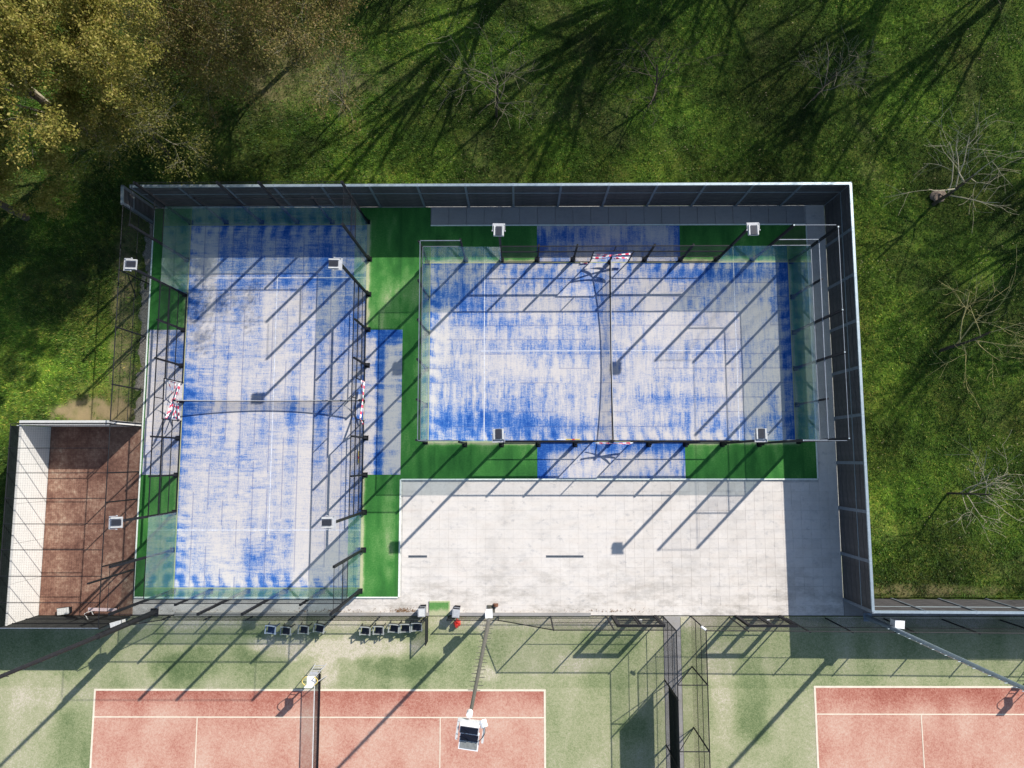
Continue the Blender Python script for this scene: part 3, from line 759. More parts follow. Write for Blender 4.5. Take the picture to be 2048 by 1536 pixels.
# floodlight heads on the six metre posts
def floodlight():
    t = thing('floodlight', '', 'floodlight', (0,0,0), 0, 'court floodlights on the six metre posts')
    # local: +y points outward from court, head reaches inward (-y)
    MB().box((0,-.10,.06), (.50,.52,.09), taper=.97).build('housing', 'pale_grey', t)
    m_ = MB(); [m_.box((-.115+.23*k/6,-.12,.135), (.017,.44,.06)) for k in range(7)]; m_.box((0,-.12,.108),(.25,.45,.01)); m_.build('heat_sink', 'heat_sink', t)
    for sx in (-1, 1): MB().box((sx*.20,-.11,.13), (.055,.48,.05)).build('side_rail', 'off_white', t)
    m_ = MB().box((0,.21,.02), (.58,.12,.03)).box((-.28,.05,.07), (.03,.34,.05)).box((.28,.05,.07), (.03,.34,.05)); m_.box((-.3,-.11,.07),(.05,.05,.07)); m_.box((.3,-.11,.07),(.05,.05,.07)); m_.build('bracket', 'pale_grey', t)
    MB().box((0,-.12,.005), (.42,.42,.015)).build('lens', 'lamp_glass_grey', t)
    MB().box((0,.19,-.06), (.08,.08,.14)).build('socket', 'black_steel', t)
    return t
fl = floodlight(); first = True
spots = [((LCX-5, LCY+6), math.pi/2, 'upright', 'northwest'), ((LCX+5, LCY+6), -math.pi/2, 'upright', 'northeast'), ((LCX-5, LCY-6), math.pi/2, 'upright', 'southwest'), ((LCX+5, LCY-6), -math.pi/2, 'upright', 'southeast'),
         ((RCX-6, RCY+5), 0, 'lying', 'northwest'), ((RCX+6, RCY+5), 0, 'lying', 'northeast'), ((RCX-6, RCY-5), math.pi, 'lying', 'southwest'), ((RCX+6, RCY-5), math.pi, 'lying', 'southeast')]
where = {('upright','northwest'): 'white floodlight over the grass verge, top left post of the upright court', ('upright','northeast'): 'grey floodlight over the blue carpet at the top right of the upright court',
 ('upright','southwest'): 'white floodlight above the red floored ball cage, beside the upright court', ('upright','southeast'): 'grey floodlight over the lower right of the upright court',
 ('lying','northwest'): 'white floodlight over the shaded green carpet, left of the blue strip', ('lying','northeast'): 'white floodlight over the shaded green carpet, right of the blue strip',
 ('lying','southwest'): 'grey floodlight over the lower left of the lying court', ('lying','southeast'): 'grey floodlight over the lower right of the lying court'}
for (x, y), rz, c, q in spots:
    if first: o = fl; first = False
    else: o = copy_tree(fl, (0,0,0), 0)
    # post centre lies .09 outside of the glass line; socket sits .19 behind origin
    ox, oy = -math.sin(rz), math.cos(rz)
    o.location = (x-ox*.10, y-oy*.10, 6.12); o.rotation_euler = (0,0,rz+R.uniform(-.03,.03)); o['label'] = where[(c,q)]

# ------------------------------------------------------------------ mesh fences
def fence(name, label, pts, heights, post_xy, rails=(1.0,), sp=.055, bottom=.03, mat='black_steel', wr=.0022, cat='fence', cloth=None, skip=()):
    t = thing(name, label, cat, (pts[0][0], pts[0][1], PZ))
    ox, oy = pts[0]
    L = lambda x, y, z: (x-ox, y-oy, z)
    segs = []
    for i in range(len(pts)-1):
        a, b_ = pts[i], pts[i+1]; h0, h1 = heights[i], heights[i+1]
        if i in skip: continue
        MB().bar(L(*a,h0), L(*b_,h1), .05, n=6).build('top_rail', mat, t)
        for r_ in rails:
            if r_ < min(h0, h1)-.2: MB().bar(L(*a,r_), L(*b_,r_), .032, n=5).build('mid_rail', mat, t)
        segs += mesh_segs((a[0]-ox,a[1]-oy), (b_[0]-ox,b_[1]-oy), bottom, h0, sp, h1)
    if segs: wire_obj('wire_mesh', segs, wr, 'fence_wire', t)
    for x, y, h in post_xy: MB().bar(L(x,y,-.02), L(x,y,h+.03), .075, n=8).build('post', mat, t)
    for (a, b_, z0, z1) in (cloth or []):
        mx = MB(); d = Vector((b_[0]-a[0], b_[1]-a[1], 0)); n = max(1, int(d.length/.6)); nn = Vector((-d.y, d.x, 0)).normalized()
        mx.box((0,0,0), (d.length, .012, z1-z0)); o = mx.build('windscreen_cloth', 'cloth_dark', t)
        o.location = L((a[0]+b_[0])/2+nn.x*.03, (a[1]+b_[1])/2+nn.y*.03, (z0+z1)/2); o.rotation_euler = (0,0,math.atan2(d.y,d.x))
    return t
# west fence, north of the cage
fence('mesh_fence', 'thin wire fence on the grass verge between barrier corner and ball cage', [(WX,13.28),(WX,1.9)], [3.06,3.06],
      [(WX,y,3.06) for y in (13.24,9.75,6.75,3.78,1.92)], rails=(1.5,))
MB().bar((WX-.75,9.05,PZ), (WX+.02,9.7,2.2), .06, n=6).build('fence_brace', 'black_steel').select_set(False)
LAST[0].name = 'leaning_pole'; tag(LAST[0], 'dark pole leaning on the wire fence beside the top left floodlight', 'pole')

# ball cage
cg = thing('ball_cage', 'pipe and net cage over the red practice floor, bottom left', 'cage', (-25.6,-8.3,PZ))
L = lambda x, y, z: (x+25.6, y+8.3, z)
cz = 3.02
for x0 in (-25.68, WX-.02):
    MB().bar(L(x0,1.78,cz), L(x0,-8.28,cz), .05, n=6).build('top_rail', 'black_steel', cg)
for y in (1.78,): MB().bar(L(-25.68,y,cz), L(WX,y,cz), .045, n=6).build('top_rail', 'black_steel', cg)
MB().bar(L(-25.68,-8.28,cz), L(WX,-8.28,cz), .045, n=6).build('top_rail', 'galvanised_dull', cg)
for y in (.55,-.69,-1.96,-3.22,-4.49,-5.77,-7.05): MB().bar(L(-25.68,y,cz+.03), L(WX,y,cz+.03), .04, n=6).build('crossbar', 'black_steel', cg)
for y in (1.76,-.69,-2.16,-5.31,-8.3):
    MB().bar(L(WX,y,0), L(WX,y,cz), .07, n=8).build('post', 'black_steel', cg)
for y in (.55,-1.96,-4.49,-7.05): MB().bar(L(-25.78,y,2.2), L(-25.70,y,cz), .09, n=6).build('post', 'black_steel', cg)
segs = mesh_segs((5.0,0), (5.0,10.05), .05, cz, .055) + mesh_segs((-.08,0), (-.08,10.05), 2.3, cz, .045) + mesh_segs((0,10.13), (5.0,10.13), 2.4, cz, .045)
for i in range(86): segs.append([(-.08, 10.05*i/85, cz), (5.0, 10.05*i/85, cz-.01)])
for i in range(44): segs.append([(-.08+5.08*i/43, 0, cz), (-.08+5.08*i/43, 10.05, cz)])
wire_obj('net_roof', segs, .0020, 'fence_wire', cg)
MB().box((4.95/2-.05, -.02, 1.53), (5.05,.014,2.94)).build('windscreen_cloth', 'cage_cloth', cg)
m_ = MB()
for z in (1.0, 2.0): m_.bar((0,.03,z), (4.95,.03,z), .04, n=5)
m_.build('mid_rail', 'black_steel', cg)
for y0 in (-5.3,): MB().bar(L(WX,-5.9,0), L(WX-.02,-5.95,4.1), .10, n=6).build('tall_post', 'black_steel', cg)
# west dark fabric above the wall
MB().box((-.10, 5.0, 2.66), (.012, 10.0, .66)).build('windscreen_cloth', 'cloth_dark', cg)
# walls and floor of the cage
pw = thing('practice_wall', 'white painted L shaped rebound wall at the back of the red cage floor', 'wall', (-25.6,-8.3,PZ))
for k in range(5): MB().box((-.12, 1.005+k*2.01, 1.16), (.22, 1.995, 2.32)).build('wall_panel', 'white_wall', pw)
for k in range(3): MB().box((.84+1.66*k, 10.17, 1.2), (1.65, .20, 2.40)).build('wall_panel', 'white_wall', pw)
MB().box((-.12,5.0,2.34), (.24,10.1,.05)).build('coping', 'off_white', pw); MB().box((2.45,10.17,2.43), (5.0,.23,.05)).build('coping', 'off_white', pw)
grid_sheet('cage_floor', -25.59, -20.56, -8.3, 1.77, .25, None, 'cage_floor', z=PZ+.01, kind='structure')

# fence north of the left tennis court: tall, falling to waist height, rising again
xs_low = [-18.5,-16.3,-14.1,-11.9,-9.7,-7.3,-4.85]
fence('tennis_fence', 'left tennis court fence, waist high in the middle and tall at both ends', [(-20.55,FY),(-18.5,FY),(-4.85,FY),(-3.65,FY),(-1.0,FY),(1.76,FY),(4.72,FY),(7.75,FY)],
      [3.05,1.0,1.0,1.0,1.0,3.1,3.1,3.1], [(x,FY,1.0) for x in xs_low]+[(-3.65,FY,1.0),(-1.0,FY,1.0),(1.76,FY,3.1),(4.72,FY,3.1),(7.72,FY,3.15)], rails=(.5,1.55), skip=(2,))
MB().box((-11.5,FY+.1,PZ+.02), (13.6,.16,.12)).build('fence_footing', 'concrete_grey', kind='structure')
MB().box((.2,FY+.1,PZ+.02), (7.4,.16,.12)).build('fence_footing', 'concrete_grey', kind='structure')
fence('tennis_fence', 'wire fence of the left tennis court west of the red cage, with dark cloth', [(-34,FY-.05),(-25.7,FY-.05)], [3.05,3.05], [(-25.72,FY-.05,3.05),(-28.7,FY-.05,3.05),(-31.7,FY-.05,3.05)], rails=(1.5,), cloth=[((-34,FY-.05),(-25.7,FY-.05),.1,2.9)])
# open low gate
og = thing('open_gate', 'waist high wire gate leaf standing open beside the green mat', 'gate', (-4.76,FY-.06,PZ))
MB().bar((0,0,1.0), (0,-1.2,1.0), .045).bar((0,0,.06), (0,-1.2,.06), .045).bar((0,0,.04), (0,0,1.02), .05).bar((0,-1.2,.04), (0,-1.2,1.02), .05).build('frame', 'black_steel', og)
wire_obj('wire_mesh', mesh_segs((0,0),(0,-1.2),.06,1.0,.035), .005, 'fence_wire', og)
def gate(x0, x1, label, hx):
    t = thing('double_gate', label, 'gate', ((x0+x1)/2, FY, PZ)); W_ = x1-x0; hgt = 2.17; segs = []
    for s in (-1, 1):
        m_ = MB(); a, b_ = (s*.03, s*W_/2)
        for z in (.08, 1.05, hgt-.06): m_.bar((a,0,z), (b_,0,z), .07 if z != 1.05 else .04)
        for xx in (a+s*.03, b_-s*.03): m_.bar((xx,0,.05), (xx,0,hgt-.02), .07)
        m_.build('gate_leaf', 'black_steel', t); segs += mesh_segs((a,0), (b_,0), .08, hgt-.06, .05)
    MB().box((0,0,hgt+.03), (W_+.25,.12,.10)).build('lintel', 'black_steel', t)
    for s in (-1, 1): MB().box((s*(W_/2+.07),0,hgt/2), (.12,.12,hgt+.1)).build('gate_post', 'black_steel', t)
    wire_obj('wire_mesh', segs, .0024, 'fence_wire', t)
    MB().bar((.1,-.05,1.1), (.24,-.05,1.1), .03).bar((.1,.05,1.1), (.24,.05,1.1), .03).build('handle', 'white_paint', t)
gate(5.11, 7.28, 'dark framed double gate into the left tennis court, left of the corridor', 0)
gate(11.66, 13.87, 'dark framed double gate into the right tennis court, right of the corridor', 0)
# corridor fences
ysW = [FY,-11.6,-14.85,-18.1]; ysE = [FY,-10.91,-13.98,-17.1]
cw = fence('corridor_fence', 'tall wire fence on the left of the corridor, with a black cloth lower down', [(7.75,FY-.04),(7.75,-20)], [3.1,3.1], [(7.75,y,3.1) for y in ysW[1:]], rails=(1.0,2.05), cloth=[((7.79,-11.62),(7.79,-20),.75,2.7)])
ce = fence('corridor_fence', 'tall wire fence on the right of the corridor', [(9.2,FY-.04),(9.2,-20)], [3.1,3.1], [(9.2,y,3.1) for y in ysE], rails=(1.0,2.05))
for y in ysE[1:]:
    MB().bar((-1.43, y-FY+.04, 3.1), (0, y-FY+.04, 3.1), .05, n=6).build('tie_beam', 'black_steel', ce)
    MB().bar((-1.43, y-FY+.04, 3.05), (0, y-FY+.04, .05), .045, n=6).build('brace', 'black_steel', ce)
for y in ysW[1:]:
    pass
fence('tennis_fence', 'tall wire fence along the top of the right tennis court', [(9.24,FY-.03),(11.6,FY-.03),(13.9,FY-.05),(34,FY-.22)], [3.1,3.1,3.1,3.1],
      [(11.25,FY-.05,3.1),(14.25,FY-.09,3.1),(16.33,FY-.10,3.1),(19.42,FY-.13,3.1),(22.49,FY-.16,3.1),(25.55,FY-.19,3.1),(28.6,FY-.2,3.1),(31.7,FY-.2,3.1)], rails=(2.2,))
cm = thing('security_camera', 'small white camera on top of the corridor fence corner post', 'camera', (9.05,FY+.12,3.15), math.radians(-35))
MB().bar((-.14,0,.02), (.12,0,.02), .12, n=10).build('housing', 'white_paint', cm); MB().bar((.12,0,.02), (.16,0,.02), .08, n=10).build('lens', 'lamp_glass', cm); MB().bar((0,0,-.14), (0,0,0), .04).build('bracket', 'white_paint', cm)

# ------------------------------------------------------------------ tall light masts
def mast(name_label, x, y, h, r0, r1, mat, rungs, step=None):
    t = thing('light_mast', name_label, 'light mast', (x,y,PZ), 0, 'tall tennis court light masts')
    if step: MB().bar((0,0,0), (0,0,step), r0, n=10, w2=r0*.9).build('lower_pole', mat, t); MB().bar((0,0,step), (-.1,.03,h), r1*1.5, n=10, w2=r1).build('pole', mat, t)
    else: MB().bar((0,0,0), (-.08,.02,h), r0, n=12, w2=r1).build('pole', mat, t)
    MB().box((0,0,.02), (.42,.42,.05)).build('base_plate', mat, t)
    z = rungs[0]; k = 0
    while z < rungs[1]:
        s = .17 if k % 2 else -.17; c = -.08*z/h
        MB().bar((c,0,z), (c+s*1.5,0,z), .028, n=5).bar((c,0,z+.05), (c-s*1.1,0,z+.05), .022, n=5).build('rung', mat, t)
        z += .47; k += 1
    return t
m1_ = mast('olive steel mast with short climbing rungs between the bins and the double gate', -1.40, -7.97, 15.6, .22, .11, 'mast_olive', (2.9, 13.6))
m2_ = mast('pale blue steel mast leaning out to the right over the board barrier corner', 18.55, -8.38, 15.5, .27, .14, 'mast_blue', (2.6, 14.5))
m3_ = mast('dark stepped mast at the corner of the red cage', -19.38, -8.15, 15.0, .30, .13, 'mast_dark', (6, 14), 5.2)
def cabinet(label, x, y, z, d, rz, mat='white_paint'):
    t = thing('control_box', label, 'control box', (x,y,z), rz, 'control boxes on the light masts')
    MB().box((0,0,0), d).build('case', mat, t); MB().box((0,0,d[2]/2+.012), (d[0]+.05,d[1]+.05,.022)).build('lid', mat, t)
    MB().box((0,-d[1]/2-.008,0), (d[0]*.82,.014,d[2]*.85)).build('door', 'off_white', t)
cabinet('white control box on the olive mast', -1.42, -7.72, 2.15, (.32,.30,.6), .05)
cabinet('white control box on the pale blue mast, right of the barrier corner', 18.85, -8.15, 2.35, (.42,.34,.5), -.1)
cabinet('grey white control box on the dark mast at the cage corner', -19.85, -8.18, 2.55, (.50,.32,.45), .25, 'off_white')
# lamp cluster at the top of the olive mast
lh = thing('lamp_cluster', 'white framed cluster of black faced lamps at the top of the olive mast', 'lamp', (-1.50,-7.95,15.55), math.radians(-8))
MB().bar((0,.02,-.1), (0,.02,.16), .20, n=12).build('collar', 'white_paint', lh)
MB().box((.10,-.20,.05), (.88,.10,.12)).box((-.31,-.50,.05), (.07,.55,.12)).box((.51,-.50,.05), (.07,.55,.12)).build('yoke', 'off_white', lh)
MB().bar((.42,-.12,.02), (.52,-.30,.10), .24, n=12).build('cable_drum', 'white_paint', lh)
for k, (yy, tilt) in enumerate(((-.42,.35),(-.68,.30))):
    M_ = Matrix.Translation((.06+.03*k, yy, .16-.10*k)) @ Matrix.Rotation(tilt, 4, 'X')
    o = MB().box((0,0,-.05), (.60,.27,.12)).build('lamp_housing', 'white_paint', lh); o.matrix_local = M_
    o2 = MB().box((0,0,.018), (.55,.225,.02)).build('lamp_face', 'lamp_glass', lh); o2.matrix_local = M_
o = MB().box((.10,-.93,-.06), (.62,.30,.12)).build('lamp_housing', 'white_paint', lh); MB().box((.10,-.92,.006), (.54,.23,.02)).build('lamp_face', 'lamp_glass_grey', lh)
def curve_pts(a, b_, sag, n=10): 
    a = Vector(a); b_ = Vector(b_); return [a.lerp(b_, i/n)+Vector((sag*math.sin(math.pi*i/n), 0, .02)) for i in range(n+1)]
MB().path(curve_pts((.44,-.15,.14), (.40,-.72,.12), .13, 12), .022, n=5).path(curve_pts((-.2,-.42,.26), (.32,-.70,.13), -.05, 10), .012, n=4).path(curve_pts((-.22,-.62,.20), (.05,-.80,.05), .04, 8), .012, n=4).build('cable', 'black_steel', lh)
# lamp heads of the other two masts (above the picture edge, their shadows reach the ground)
for (x, y, z, lab) in ((18.45,-8.36,15.45,'white lamp cluster at the top of the pale blue mast'),(-19.48,-8.12,14.95,'white lamp cluster at the top of the dark stepped mast')):
    t = copy_tree(lh, (x,y,z), .3, lab)

# ------------------------------------------------------------------ chairs
def chair(rim, body):
    t = thing('garden_chair', '', 'chair', (0,0,PZ), 0, 'plastic garden armchairs behind the tennis fence')
    # faces -y
    m_ = MB().box((0,-.02,.42), (.42,.42,.03)); m_.build('seat', body, t)
    m_ = MB()
    for k in range(7):
        a = -.6+1.2*k/6; x = .22*math.sin(a)/math.sin(.6); y = .20+.07*math.cos(a)-.05
        m_.box((x,y,.62), (.075,.022,.36), rz=-a*.5)
    m_.build('backrest', body, t)
    pts = [(.25*math.sin(-.62+1.24*k/8)/math.sin(.62), .17+.09*math.cos(-.62+1.24*k/8)-.02, .815) for k in range(9)]
    MB().path(pts, .05, .035).build('back_rail', rim, t)
    for s in (-1, 1):
        MB().bar((s*.255,.20,.66), (s*.265,-.23,.64), .055, .03).bar((s*.265,-.22,.64), (s*.25,-.24,.42), .04, .035).build('armrest', rim, t)
        for yy in (-.21, .19): MB().bar((s*.21,yy*.9,.42), (s*.27,yy*1.25,0), .05, .045, w2=.035).build('leg', rim if yy < 0 else body, t)
    MB().bar((-.26,-.235,.43), (.26,-.235,.43), .04, .035).build('front_rail', rim, t)
    return t
c0 = chair('chair_rim', 'chair_black'); cb = chair('chair_blue_rim', 'chair_blue')
cb.location = (-12.93,-8.90,PZ); cb.rotation_euler = (0,0,-.10); cb['label'] = 'blue plastic armchair at the left end of the left chair row'
chs = [(-12.13,-8.96,-.02,'black armchair right beside the blue one'),(-11.20,-8.90,-.06,'black armchair third from the left in the left row'),(-10.38,-8.83,-.15,'black armchair turned askew ending the left row'),
       (-7.97,-8.96,-.03,'black armchair at the left end of the right group of five'),(-7.27,-8.93,-.02,'second black armchair of the right group'),(-6.47,-8.83,-.03,'middle black armchair of the right group'),(-5.88,-8.82,-.02,'fourth black armchair of the right group'),(-5.27,-8.76,.02,'black armchair nearest the open gate')]
for i, (x, y, rz, lab) in enumerate(chs):
    o = c0 if i == 0 else copy_tree(c0, (0,0,0), 0)
    o.location = (x,y,PZ); o.rotation_euler = (0,0,rz+R.uniform(-.05,.05)); o['label'] = lab

# ------------------------------------------------------------------ litter bins, mat, bag, drains
def bin_(x, y, rz, label, panel):
    t = thing('litter_bin', label, 'bin', (x,y,PZ), rz, 'grey litter bins either side of the mat')
    MB().box((0,0,.40), (.30,.34,.80), taper=1.12).build('body', 'grey_plastic', t)
    MB().box((0,0,.83), (.38,.43,.06)).build('rim', 'pale_grey', t); MB().box((0,-.01,.868), (.29,.33,.016)).build('lid_panel', panel, t)
    MB().box((0,.245,.84), (.34,.04,.05)).build('handle', 'black_steel', t); MB().bar((-.15,.19,.07), (.15,.19,.07), .13, n=10).build('wheel', 'black_steel', t)
bin_(-5.00,-7.98,.03,'grey litter bin left of the green mat','off_white'); bin_(-3.20,-8.02,-.10,'grey litter bin right of the green mat','pale_grey')
m_ = grid_sheet('door_mat', -4.72, -3.60, -8.33, -7.56, .05, lambda x,y: {'sand': np.clip(.55+.5*sstep(-7.85,-8.3,y)*0+.45*blob(x,y,-4.3,-8.2,.8,.35,3)+.3*((x>-3.68)|(y>-7.62)|(x<-4.68)),0,1)}, 'green_carpet', z=PZ+.035)
md = m_.modifiers.new('thick','SOLIDIFY'); md.thickness = .03
tag(m_, 'square green turf mat at the open gate between two grey bins', 'mat')
# red bag: lumpy closed shape
def lumpy(name, loc, rx, ry_, rz_, mat, seed, n=14):
    V = []; F = []
    for i in range(n+1):
        th = math.pi*i/n
        for j in range(n*2):
            ph = math.pi*j/n; k = 1+.35*(float(vn(math.cos(ph)*2+5+seed, math.sin(ph)*2+th*2.2+9, seed))-.5)*2
            V.append((rx*k*math.sin(th)*math.cos(ph), ry_*k*math.sin(th)*math.sin(ph), rz_+rz_*k*math.cos(th)))
    for i in range(n):
        for j in range(2*n):
            F.append((i*2*n+j, i*2*n+(j+1)%(2*n), (i+1)*2*n+(j+1)%(2*n), (i+1)*2*n+j))
    me = bpy.data.meshes.new(name); me.from_pydata(V, [], F); me.update(); o = link(name, me, mat); o.location = loc; return o
tag(lumpy('red_bag', (-3.20,-8.66,PZ), .17,.20,.20,'red_plastic',3), 'crumpled red plastic bag on the turf below the right bin', 'bag')
for (x0, x1, lab) in ((-5.85,-4.85,'short slotted drain grate set in the pale paving near the walkway'),(1.54,3.55,'long slotted drain grate in the middle of the pale paving')):
    t = thing('drain_grate', lab, 'drain', ((x0+x1)/2,-5.22,PZ)); L_ = x1-x0
    MB().box((0,.05,.006), (L_,.02,.014)).box((0,-.05,.006), (L_,.02,.014)).build('frame', 'galvanised_dull', t)
    MB().box((0,0,.0015), (L_,.08,.003)).build('channel', 'joint_dark', t)
    m_ = MB(); n = int(L_/.045)
    for i in range(n): m_.box((-L_/2+L_*(i+.5)/n,0,.007), (.018,.08,.008), rz=.3)
    m_.build('bars', 'galvanised_dull', t, kind='stuff')
# dry leaves blown against the fence footing
nL = 700
cxs = np.concatenate([rng.normal(-6.0,.35,260), rng.normal(-9.8,.35,90), rng.normal(-11.4,.2,40), rng.uniform(-20,7,160), rng.normal(-21.6,.5,80), rng.normal(5,1.2,70)])
cys = -8.12+np.abs(rng.normal(0,.10,nL)); a = rng.uniform(0,6.28,nL); s = rng.uniform(.012,.03,nL); z = PZ+.012+rng.uniform(0,.02,nL)
V = np.stack([np.stack([cxs+s*np.cos(a+k*math.pi/2), cys+s*np.sin(a+k*math.pi/2)*.7, z+.008*(k%2)],1) for k in range(4)],1).reshape(-1,3)
link('dry_leaves', np_mesh('dry_leaves', V, np.arange(4*nL).reshape(-1,4)), 'leaf_litter', kind='stuff')
nL = 3200
lx = rng.uniform(-31,30,nL); ly = rng.uniform(14.6,27.2,nL); k_ = rng.random(nL) < .35; lx[k_] = rng.uniform(17.8,30,k_.sum()); ly[k_] = rng.uniform(-7.2,14.5,k_.sum())
cl = fbm(lx*.3, ly*.3, 3, 88) > .47; lx = lx[cl]; ly = ly[cl]; nL = len(lx)
a = rng.uniform(0,6.28,nL); s = rng.uniform(.018,.045,nL); z = lawn_z(lx, ly)+.06
V = np.stack([np.stack([lx+s*np.cos(a+k*math.pi/2), ly+s*np.sin(a+k*math.pi/2)*.6, z+.01*(k%2)],1) for k in range(4)],1).reshape(-1,3)
link('fallen_leaves', np_mesh('fallen_leaves', V, np.arange(4*nL).reshape(-1,4)), 'leaf_litter_pale', kind='stuff')
# rusty bracket by the olive mast
t = thing('hose_reel', 'small rusty red reel on the paving behind the olive mast', 'reel', (-1.15,-7.75,PZ))
MB().bar((0,-.06,.14), (0,.06,.14), .24, n=12).build('drum', 'rust', t); MB().box((0,0,.03), (.26,.16,.05)).build('foot', 'rust', t)

# things inside the cage by its lower fence
t = thing('white_board', 'white square board lying by the lower edge of the red cage', 'board', (-24.1,-8.03,PZ), .12)
MB().box((0,0,.32), (.62,.34,.035)).build('panel', 'off_white', t); MB().box((0,0,.30), (.68,.40,.03)).build('frame', 'black_steel', t)
for sx in (-1,1): MB().box((sx*.27,0,.14), (.04,.30,.28)).build('leg', 'black_steel', t)
t = thing('plank_bench', 'pinkish plank bench by the lower right of the red cage', 'bench', (-21.95,-7.92,PZ), -.02)
MB().box((0,0,.42), (1.5,.16,.05)).build('plank', 'pink_plank', t)
for sx in (-.55,.55): MB().box((sx,0,.20), (.06,.14,.40)).build('leg', 'black_steel', t)
t = thing('garden_hose', 'pale hose looped over the cage cloth beside the plank bench', 'hose', (-22.3,-8.1,.9))
MB().path([(.5*math.cos(k/3.0)*.5, .32*math.sin(k/3.0)*.55, .1*math.sin(k)) for k in range(1,15)], .035, n=6).build('loop', 'off_white', t)

# yellow and red rolled poles lying by the courts
for (p, q, lab) in (((-8.62,.85,.10),(-8.60,-.35,.10),'yellow and white brush pole lying inside the right wall of the upright court'), ((2.15,RCY-4.88,.1),(3.55,RCY-4.88,.1),'yellow and red brush pole lying along the lower wall of the lying court')):
    t = thing('brush_pole', lab, 'pole'); p = Vector(p); q = Vector(q)
    MB().bar(p, p.lerp(q,.35), .04, n=6).build('white_section', 'white_paint', t); MB().bar(p.lerp(q,.36), p.lerp(q,.9), .07, n=6).build('yellow_section', 'yellow_paint', t); MB().bar(p.lerp(q,.6), p.lerp(q,.7), .076, n=6).build('red_section', 'red_plastic', t)

# ------------------------------------------------------------------ tennis net and umpire chairs
tn = thing('tennis_net', 'dark tennis net with white band across the left red court', 'net', (-10.42,-11.2,PZ))
segs = []
for i in range(190): segs.append([(0,-.1-i*.05,.03),(0,-.1-i*.05,1.04)])
for k in range(21): segs.append([(0,-.1,.03+k*.05),(0,-9.6,.03+k*.05)])
wire_obj('netting', segs, .004, 'net_black', tn)
MB().bar((0,-.05,1.07), (0,-9.6,1.02), .045, .03).build('head_tape', 'off_white', tn); MB().bar((-.02,-.1,.02), (-.02,-9.6,.02), .10, .05).build('bottom_weight', 'net_black', tn)
MB().bar((0,0,0), (0,0,1.12), .09, n=8).build('net_post', 'black_steel', tn)
def umpire(x, y, label, rz=0):
    t = thing('umpire_chair', label, 'umpire chair', (x,y,PZ), rz, 'umpire chairs')
    for sx in (-1,1):
        for sy in (-1,1): MB().bar((sx*.30,sy*.32,0), (sx*.19,sy*.15,1.75), .045, n=6).build('leg', 'pale_grey', t)
    for k in range(5): z = .3+.3*k; MB().bar((-.27+.02*k,-.30+.04*k,z), (.27-.02*k,-.30+.04*k,z), .035, n=5).build('ladder_step', 'pale_grey', t)
    MB().box((0,0,1.78), (.42,.40,.05)).build('seat', 'white_paint', t)
    MB().box((0,.19,2.08), (.40,.04,.50)).build('backrest', 'white_paint', t)
    for s in (-1,1):
        pts = [(s*(.22+.17*math.sin(math.pi*k/8)), .18-.42*k/8, 2.02+.02*math.sin(k)) for k in range(9)]
        MB().path(pts, .045, n=6).bar((s*.25,-.22,2.02), (s*.2,-.18,1.78), .04, n=6).build('arm_loop', 'yellow_paint', t)
    MB().box((0,-.22,1.35), (.40,.16,.03)).build('footrest', 'pale_grey', t)
    return t
u1 = umpire(-10.40,-11.10,'white seated umpire chair with yellow arms at the end of the left tennis net', math.pi)
u2 = copy_tree(u1, (27.3,-11.0,PZ), math.pi, 'white umpire chair of the right tennis court, known by its shadow at the right edge')

# ------------------------------------------------------------------ trees
def grow(rnd, base, h, spread, levels=4, lean=(0,0), r0=.12, up=.35, nb=(4,6), twigs=5, forks=None, droop=0.0, zfirst=.35):
    """returns list of (a, b, ra, rb, level) segments"""
    out = []; tips = []
    def branch(p, d, L_, r, lev):
        n = 5 if lev == 0 else 4; q = p.copy(); dd = d.copy(); pts = [(q.copy(), r)]
        for i in range(n):
            jit = .10 if lev == 0 else .26
            dd = (dd+Vector((rnd.uniform(-jit,jit), rnd.uniform(-jit,jit), rnd.uniform(-jit,jit)*.8 + (up*.12 if lev else 0) - droop*lev*.04))).normalized()
            q2 = q+dd*L_/n; r2 = r*(1-(i+1)/n*(.45 if lev == 0 else .62)); out.append((q.copy(), q2.copy(), pts[-1][1], r2, lev)); q = q2; pts.append((q.copy(), r2))
        if lev >= levels: tips.append((q.copy(), dd.copy())); return
        k = rnd.randint(*nb) if lev == 0 else rnd.randint(2, 4) if lev < levels-1 else twigs
        for c in range(k):
            f = rnd.uniform(zfirst, 1.0) if lev == 0 else rnd.uniform(.25, 1.0)
            i = min(int(f*n), n-1); pp = pts[i][0].lerp(pts[i+1][0], f*n-i); rr = pts[i][1]*.72
            az = 2*math.pi*(c+rnd.uniform(0,.8))/k + lev; sp = rnd.uniform(.6, 1.15)*spread
            t1 = dd.orthogonal().normalized(); t2 = dd.cross(t1)
            nd_ = (dd*math.cos(sp)+(t1*math.cos(az)+t2*math.sin(az))*math.sin(sp)).normalized()
            branch(pp, nd_, L_*rnd.uniform(.50,.80)*(1.15 if lev == 0 else 1), rr*rnd.uniform(.5,.8), lev+1)
        if lev < levels: tips.append((q.copy(), dd.copy()))
    branch(Vector((0,0,0)), Vector((lean[0], lean[1], 1)).normalized(), h*.55, r0, 0)
    return out, tips
def tree_mesh(segs, lo, hi, name, mat, parent, wmin=.006):
    m_ = MB()
    for a, b_, ra, rb, lev in segs:
        if lo <= lev <= hi: m_.bar(a, b_, max(ra*2, wmin), n=8 if lev == 0 else 5 if lev < 3 else 3, w2=max(rb*2, wmin*.8), caps=False)
    return m_.build(name, mat, parent)
